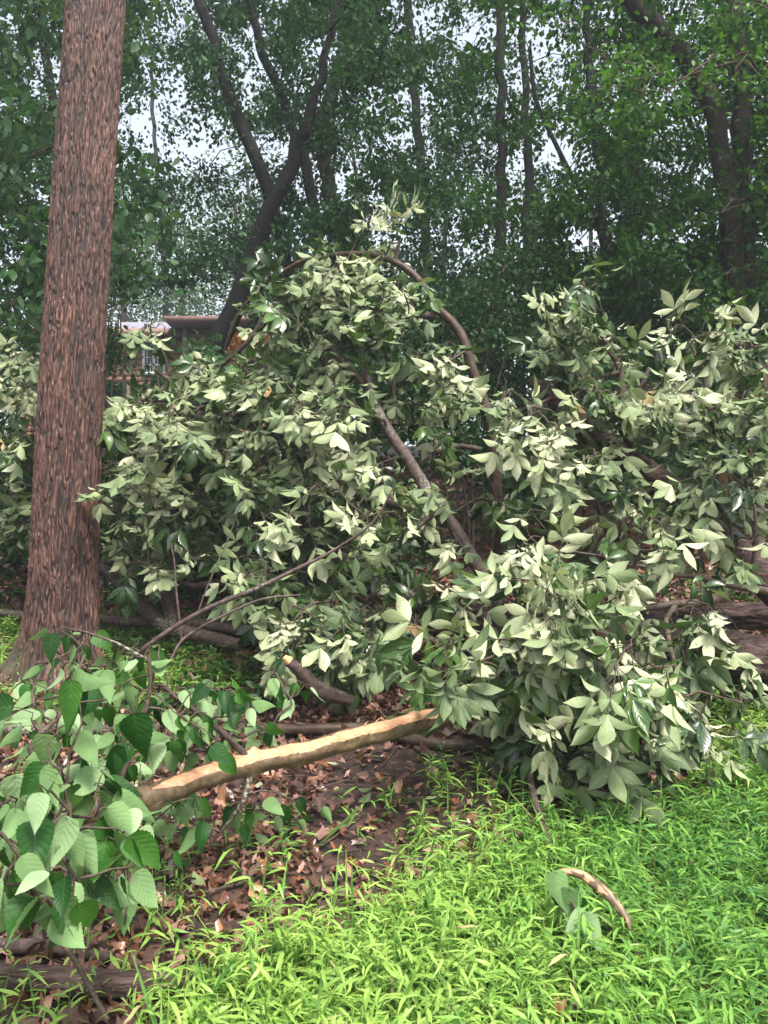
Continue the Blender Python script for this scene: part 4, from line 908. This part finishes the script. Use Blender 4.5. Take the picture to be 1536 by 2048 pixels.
# ------------------------------------------------------------------ broken sapling: peeled stem with broad leaves at its left end
def sapling():
    pts = [(90, 1650, 2.75, 50), (180, 1622, 2.85, 54), (300, 1588, 3.05, 54), (400, 1554, 3.25, 50), (500, 1527, 3.45, 48), (600, 1504, 3.65, 46), (700, 1480, 3.9, 44), (800, 1456, 4.15, 44), (900, 1432, 4.45, 42), (1000, 1408, 4.7, 40), (1080, 1390, 4.95, 38), (1200, 1372, 5.3, 34)]
    ro = root('broken_sapling', gat(300, 1640), 'broken sapling with a long orange peeled stem and broad leaves at its left end', 'fallen tree')
    P, r = px_pts(pts); P, r = smooth_path(P, r, .012); n, seg = len(P), 48
    P[:, 2] += .022 * (n2(np.arange(n) * .03, np.zeros(n), 5) - .5); P[:, 1] += .03 * (n2(np.arange(n) * .025, np.zeros(n) + 4, 5) - .5)
    r = r * .94
    T = nrm(np.gradient(P, axis=0)); N = nrm(np.cross(T, np.array([0, 0, 1.]))); B = np.cross(N, T)   # N to the side, B up
    th = np.arange(seg) / seg * 2 * math.pi
    L = np.concatenate([[0], np.cumsum(np.linalg.norm(np.diff(P, axis=0), axis=1))])
    px = proj(P)[0]
    # strip of missing bark along the upper side towards the camera, with a torn edge
    dang = np.abs(np.angle(np.exp(1j * (th[None] - .95))))
    wdt = .72 + .30 * (n2(L * 3.5, L * 0, 9) - .5)[:, None] + .28 * (n2(L * 11, L * 0 + 3, 10) - .5)[:, None] + .12 * (n2(L * 45, L * 0 + 7, 14) - .5)[:, None]
    wdt = wdt * (np.clip((px - 290) / 60, 0, 1) * np.clip((945 - px) / 25, 0, 1) + np.clip((px - 1005) / 20, 0, 1) * np.clip((1060 - px) / 20, 0, 1) * .8)[:, None]
    val = np.clip(.5 + (wdt - dang) * 3.0 * (wdt > .02) - 1.0 * (wdt <= .02), 0, 1)
    lob = (n2(L[:, None] * 9 + np.cos(th)[None], np.sin(th)[None] * 1.5 + 4, 6) - .5) * .22 + (n2(L[:, None] * 30 + np.cos(th)[None] * 3, np.sin(th)[None] * 3, 16) - .5) * .04
    knot = np.zeros((n, seg))
    for kx, ka in ((505, 1.57), (500, -1.3), (300, -1.2), (590, -1.5), (820, 1.0), (245, -2)):
        s0 = np.interp(kx, px, L); knot += .5 * np.exp(-((L - s0) / .03) ** 2)[:, None] * np.exp(-(np.angle(np.exp(1j * (th[None] - ka))) / .5) ** 2)
    rr = r[:, None] * (1 + lob + knot - .05 * (val > .5))
    V = P[:, None] + rr[..., None] * (np.cos(th)[None, :, None] * N[:, None] + np.sin(th)[None, :, None] * B[:, None])
    A = np.zeros((n, seg, 4)); A[..., 0] = val
    i = np.arange(n - 1)[:, None]; j = np.arange(seg)[None]; jn = (j + 1) % seg
    mb = MB(); mb.add(V.reshape(-1, 3), np.stack([i * seg + j, (i + 1) * seg + j, (i + 1) * seg + jn, i * seg + jn], -1).reshape(-1, 4), A=A.reshape(-1, 4))
    for k in range(46):     # fibres and shreds of bark lifting along the torn edge
        c = int(rng.integers(60, n - 40)); e = wdt[c, 0] if wdt[c, 0] > .1 else None
        if e is None: continue
        sd = 1 if rng.random() < .6 else -1; a0 = .95 - sd * e * rng.uniform(.85, 1.05) * (1 if sd > 0 else 1)
        nrmv = math.cos(a0) * N[c] + math.sin(a0) * B[c]; b = P[c] + nrmv * r[c] * 1.0; l = rng.uniform(.02, .07) * (1 if rng.random() < .5 else -1)
        q1 = P[min(n - 1, max(0, c + int(l / .02)))] - P[c]
        tube(mb, [b, b + q1 * .6 + nrmv * .006, b + q1 + nrmv * rng.uniform(.008, .022) + rng.normal(0, .003, 3)], [.0035, .0025, .0008], 5, .02, tone=.3 + .5 * (rng.random() < .6))
    mb.build('trunk', M_PEEL, ro)
    wl_ = [[(160, 1628, 2.85, 22), (110, 1560, 2.7, 16), (60, 1490, 2.6, 12), (110, 1440, 2.7, 9), (160, 1390, 2.8, 6)],
           [(170, 1625, 2.85, 20), (110, 1640, 2.4, 14), (110, 1700, 2.15, 10), (150, 1760, 2.05, 8), (145, 1830, 2.0, 4)],
           [(190, 1620, 2.85, 18), (240, 1560, 2.85, 12), (260, 1480, 2.9, 9), (300, 1400, 3.1, 7), (310, 1330, 3.2, 5)],
           [(500, 1520, 3.45, 14), (460, 1480, 3.4, 12), (400, 1430, 3.35, 10), (350, 1395, 3.3, 9), (322, 1368, 3.3, 9)],
           [(265, 1470, 2.95, 9), (290, 1420, 3.0, 8), (300, 1350, 3.0, 7), (298, 1300, 3.0, 5)],
           [(240, 1610, 2.95, 14), (245, 1690, 2.6, 10), (255, 1760, 2.45, 8), (250, 1850, 2.4, 4)],
           [(500, 1540, 3.45, 18), (490, 1590, 3.4, 12), (460, 1640, 3.4, 8), (420, 1690, 3.4, 5)],
           [(130, 1470, 2.8, 8), (140, 1380, 2.9, 7), (170, 1310, 3.0, 5)], [(310, 1330, 3.2, 6), (240, 1290, 3.2, 6), (165, 1262, 3.2, 4)],
           [(60, 1640, 2.5, 14), (-60, 1660, 2.2, 12), (-160, 1700, 2.1, 8)], [(205, 1618, 2.9, 14), (140, 1660, 2.7, 20), (210, 1650, 2.75, 14)]]
    st_, sr = [], []
    for w in wl_:
        m2 = MB(); Pw, rw = px_pts(w); Pw, rw = tube(m2, Pw, rw, 8, .05, lump=.15, wob=.02, seed=int(w[0][1]))
        m2.build('branch', M_LIMB if w[0][0] > 300 else M_TWIG, ro); st_.append(Pw); sr.append(rw)
    blobs = [(70, 1560, 80, 50, 2.35, .15, 13), (70, 1640, 80, 60, 2.1, .12, 16), (60, 1740, 70, 50, 2.05, .1, 12), (130, 1770, 40, 60, 2.0, .06, 8), (-80, 1650, 80, 120, 2.2, .2, 18), (215, 1600, 40, 60, 2.5, .1, 8), (240, 1710, 35, 60, 2.35, .08, 9), (180, 1740, 30, 50, 2.3, .08, 5),
             (80, 1430, 100, 60, 3.0, .25, 26), (220, 1410, 90, 60, 3.2, .25, 30), (340, 1430, 80, 60, 3.4, .25, 30), (270, 1310, 60, 30, 3.3, .15, 14), (430, 1400, 70, 50, 3.6, .25, 22), (500, 1450, 50, 40, 3.7, .2, 12), (120, 1340, 100, 30, 3.2, .25, 16), (260, 1500, 80, 40, 3.1, .2, 16),
             (160, 1540, 60, 40, 2.8, .15, 12), (400, 1480, 60, 40, 3.5, .2, 14), (520, 1620, 60, 30, 3.6, .15, 9), (590, 1610, 50, 30, 3.7, .15, 6), (380, 1620, 60, 40, 3.3, .2, 12), (300, 1680, 50, 50, 3.1, .2, 10), (580, 1370, 50, 40, 4.1, .15, 6), (140, 1275, 60, 25, 3.3, .1, 7), (300, 1590, 80, 30, 3.3, .1, 8)]
    A_ = blob_pts(blobs, 1.45); tw = MB(); lf = MB()
    d = grow(tw, np.vstack(st_), np.concatenate(sr), A_, .0014, .5, .006, sag=.08, seg=5, step=.06, jit=.08)
    n = len(A_); X = d * .5 + rng.normal(0, .45, (n, 3)) + [0, -.1, -1.15]; X = nrm(X)
    face = np.where(rng.random(n) < .5, 1.0, -1.0)[:, None] * np.array([.15, .8, -.55]) + rng.normal(0, .4, (n, 3))
    pet = A_ + X * .02
    for a, b in zip(A_, pet): tube(tw, [a, b], [.0014, .001], 4, cap=False)
    sz = rng.uniform(.085, .135, n) * np.clip(A_[:, 1] / 2.4, .72, 1) * np.where(A_[:, 1] < 2.7, 1.2, .85)
    put_leaves(lf, BROAD, pet, X, face, sz, wid=rng.uniform(.62, 1.05, n), curl=rng.uniform(-.15, .6, n), cup=rng.uniform(-.9, .9, n), twist=rng.normal(0, .5, n))
    tag(tw.build('twig', M_TWIG, ro), kind='stuff'); lf.build('foliage', M_BROAD, ro)
sapling()

# leaf sprig on the grass
def sprig():
    P = [at(1105, 1742, 3.0), at(1130, 1790, 2.95), at(1165, 1830, 2.85)]
    ro = root('leaf_sprig', P[0], 'wilted sprig of broad blue green leaves drooping onto the grass beside the curved stick', 'twig')
    w = MB(); tube(w, P, [.006, .005, .003], 7, .03); w.build('twig', M_TWIG, ro)
    lf = MB()
    A = np.array([at(1112, 1745, 2.95), at(1140, 1780, 2.92), at(1172, 1826, 2.85), at(1176, 1828, 2.84), at(1125, 1775, 2.97), at(1150, 1800, 2.95)])
    X = np.array([[.2, -.1, -1], [-.1, 0, -1], [-.9, -.1, -.9], [.25, -.2, -1], [.1, .2, -1], [.5, .1, -.8]])
    N = np.array([[-.1, 1, -.3], [.3, 1, -.2], [.1, 1, -.6], [-.2, 1, -.5], [-.4, -1, .3], [.4, -1, .4]])
    put_leaves(lf, BROAD, A, X, N, np.array([.15, .15, .12, .14, .14, .12]), wid=.85, curl=.2, cup=.2, tone=np.array([.3, .1, .9, .7, .2, .3]))
    lf.build('foliage', M_BROAD, ro)
sprig()

# ------------------------------------------------------------------ ground cover
def inside(px, py, poly):
    poly = np.array(poly, float); r = np.zeros(len(px), bool); n = len(poly)
    for a in range(n):
        x1, y1 = poly[a]; x2, y2 = poly[(a + 1) % n]
        c = ((y1 > py) != (y2 > py)) & (px < (x2 - x1) * (py - y1) / (y2 - y1 + 1e-9) + x1); r ^= c
    return r
DENSE = [(200, 2600), (330, 2110), (470, 1965), (640, 1905), (790, 1880), (900, 1815), (1040, 1740), (1160, 1690), (1350, 1640), (1536, 1600), (2600, 1560), (3000, 2600)]
EDGE = [(120, 2600), (250, 2080), (440, 1940), (560, 1890), (760, 1840), (740, 1720), (880, 1660), (1060, 1640), (1340, 1600), (1536, 1560), (2600, 1500), (3000, 2600)]
LEFTP = [(-600, 2600), (-600, 1900), (60, 1970), (110, 2050), (110, 2600)]
def scatter(n, x0, x1, y0, y1):
    x = rng.uniform(x0, x1, n); y = rng.uniform(y0, y1, n); return x, y, gz(x, y)

def grass():
    x, y, z = scatter(56000, -3.8, 5, 1.2, 7.2)
    px, py = proj(np.stack([x, y, z], 1)); jx = px + rng.normal(0, 30, len(px)); jy = py + rng.normal(0, 16, len(px))
    pr = np.where(inside(jx, jy, DENSE), 1.0, np.where(inside(jx, jy, EDGE), .22, 0))
    pr = np.maximum(pr, np.where(inside(jx, jy, LEFTP), .2, 0))
    pr = np.maximum(pr, np.where((jx < 480) & (jy > 1235) & (jy < 1420) & (y > 4.6), .34, 0))
    pr = np.maximum(pr, np.where((jx > 1380) & (jy > 1400) & (jy < 1600), .4, 0))
    pr = np.maximum(pr, .05 * (n2(x * 2, y * 2, 41) > .6))
    pr *= np.clip(.55 + 1.1 * n2(x * 1.6, y * 1.6, 12), .4, 1)
    k = rng.random(len(x)) < pr; x, y, z = x[k], y[k], z[k]; n = len(x)
    hgt = rng.uniform(.07, .235, n) * np.where(y > 4.6, .75, 1) * (.75 + .5 * n2(x * 1.3, y * 1.3, 13)); lean = rng.normal(0, .35, (n, 2))
    hgt = hgt * np.where(rng.random(n) < .08, 1.5, 1); pt = np.clip(.42 + .9 * (n2(x * .8 + 4, y * .8, 66) - .5) - .04 * np.clip(x - 1, 0, 2) + .08 * np.clip(3.2 - y, -1, 1), 0, 1)
    mb = MB()
    base = np.stack([x, y, z - .01], 1); top = base + np.stack([lean[:, 0] * hgt, lean[:, 1] * hgt, hgt], 1)
    # stems as thin upright blades, two crossed
    up = top - base; L = np.linalg.norm(up, axis=1)
    put_leaves(mb, GRASS, base, up, rng.normal(0, 1, (n, 3)), L, wid=.22, curl=.05)
    for s in range(8):
        f = (s + 1.2) / 9 + rng.uniform(-.05, .05, n); f = np.clip(f, .1, 1)
        az = rng.uniform(0, 6.283, n); P = base + up * f[:, None]
        el = rng.uniform(.15, .9, n)
        X = np.stack([np.cos(az), np.sin(az), el], 1)
        put_leaves(mb, GRASS, P, X, np.stack([0 * x, 0 * x, 0 * x + 1], 1) + rng.normal(0, .25, (n, 3)), rng.uniform(.045, .105, n), wid=rng.uniform(.7, 1.1, n), curl=rng.uniform(.2, .85, n), twist=rng.normal(0, .4, n), tone=np.clip(pt + rng.normal(.12, .22, n), 0, .94) + .06 * (rng.random(n) < .03))
    tag(mb.build('grass', M_GRASS), 'bright lime green stiltgrass covering the near ground', 'grass', kind='stuff')
grass()

def litter():
    x, y, z = scatter(52000, -4.5, 5, .9, 9)
    px, py = proj(np.stack([x, y, z], 1))
    pr = np.where(inside(px, py, DENSE), .15, 1.0) * np.clip(.55 + 1.2 * n2(x * 2.2, y * 2.2, 18), .3, 1) * np.where((px > 640) & (px < 1100) & (py > 1480) & (py < 1720), .35, 1)
    k = rng.random(len(x)) < pr; x, y, z = x[k], y[k], z[k]; n = len(x)
    mb = MB(); P = np.stack([x, y, z + rng.uniform(.002, .045, n)], 1); az = rng.uniform(0, 6.283, n)
    X = np.stack([np.cos(az), np.sin(az), rng.normal(0, .28, n)], 1); N = rng.normal(0, .38, (n, 3)) + [0, 0, 1]; N[rng.random(n) < .5] *= -1
    sel = rng.integers(0, 9, n)
    for q in range(9):
        w = sel == q; m_ = int(w.sum())
        put_leaves(mb, LITTERS[q], P[w], X[w], N[w], rng.uniform(.035, .105, m_), wid=rng.uniform(.55, 1.15, m_), curl=rng.uniform(-.9, .9, m_), cup=rng.uniform(-2.2, 2.2, m_), tone=np.clip(rng.beta(1.1, 1.9, m_), 0, 1), twist=rng.normal(0, .5, m_))
    x, y, z = scatter(16000, -9, 10, 8.5, 19); n = len(x); az = rng.uniform(0, 6.283, n); N = rng.normal(0, .38, (n, 3)) + [0, 0, 1]
    put_leaves(mb, LITTERS[0], np.stack([x, y, z + rng.uniform(.01, .06, n)], 1), np.stack([np.cos(az), np.sin(az), rng.normal(0, .28, n)], 1), N, rng.uniform(.08, .2, n), curl=rng.uniform(-.8, .8, n), tone=rng.uniform(0, .7, n))
    # small dead twigs among the leaves
    for _ in range(900):
        gx, gy = rng.uniform(-4, 4.5), rng.uniform(2.2, 8); a = rng.uniform(0, 6.283); l = rng.uniform(.08, .4)
        a0 = np.array([gx, gy, 0]); b0 = a0 + [l * math.cos(a), l * math.sin(a), 0]; c0 = (a0 + b0) / 2 + rng.normal(0, .02, 3)
        pts = []
        for q in (a0, c0, b0): pts.append([q[0], q[1], float(gz(q[0], q[1])) + rng.uniform(.01, .045)])
        r = rng.uniform(.0015, .005); tube(mb, pts, [r, r * .8, r * .5], 5, .1, m=1, cap=False)
    tag(mb.build('leaf_litter', [M_LITTER, M_TWIG]), 'damp reddish brown dead leaves and twigs covering the soil', 'dead leaves', kind='stuff')
    # green leaves torn off by the storm
    x, y, z = scatter(900, -3.5, 4, 2.2, 8); k = n2(x * 1.5, y * 1.5, 77) > .45; x, y, z = x[k], y[k], z[k]; n = len(x)
    mb = MB(); az = rng.uniform(0, 6.283, n); N = rng.normal(0, .3, (n, 3)) + [0, 0, 1]; N[rng.random(n) < .55] *= -1
    px, py = proj(np.stack([x, y, z], 1)); kk = ~inside(px, py, DENSE); 
    P = np.stack([x, y, z + .04], 1)[kk]; az = az[kk]; N = N[kk]; n = len(P)
    put_leaves(mb, LEAFLET, P, np.stack([np.cos(az), np.sin(az), az * 0], 1), N, rng.uniform(.07, .13, n), wid=1.2, curl=rng.uniform(-.2, .4, n))
    tag(mb.build('torn_leaves', M_HICK), 'torn off green leaves strewn over the soil', 'torn leaves', kind='stuff')
    # low green seedlings between the litter and the wood
    x, y, z = scatter(11000, -8, 9, 5.2, 17); px, py = proj(np.stack([x, y, z], 1)); k = (n2(x * .9, y * .9, 55) > .38); x, y, z = x[k], y[k], z[k]; n = len(x)
    mb = MB(); hgt = rng.uniform(.05, .2, n)
    for s in range(4):
        az = rng.uniform(0, 6.283, n); P = np.stack([x, y, z + hgt * rng.uniform(.3, 1, n)], 1)
        put_leaves(mb, TINY, P, np.stack([np.cos(az), np.sin(az), az * 0 + .2], 1), rng.normal(0, .3, (n, 3)) + [0, 0, 1], rng.uniform(.05, .1, n), curl=.3)
    tag(mb.build('ground_cover', M_CAN2), 'low green seedlings on the slope behind the fallen crown', 'ground cover', kind='stuff')
litter()

# ------------------------------------------------------------------ haze volume, added to veil the distance
HAZE = .0018
if HAZE:
    hz = MB(); hz.box((0, 60, 13), (340, 300, 44)); ho = hz.build('haze', [], smooth=False); tag(ho, kind='stuff')
    m, nd, lk = mat('haze_volume'); v = nd.new('ShaderNodeVolumePrincipled'); v.inputs['Color'].default_value = (.86, .92, 1, 1); v.inputs['Density'].default_value = HAZE
    o = nd.new('ShaderNodeOutputMaterial'); lk.new(v.outputs[0], o.inputs['Volume']); ho.data.materials.append(m)
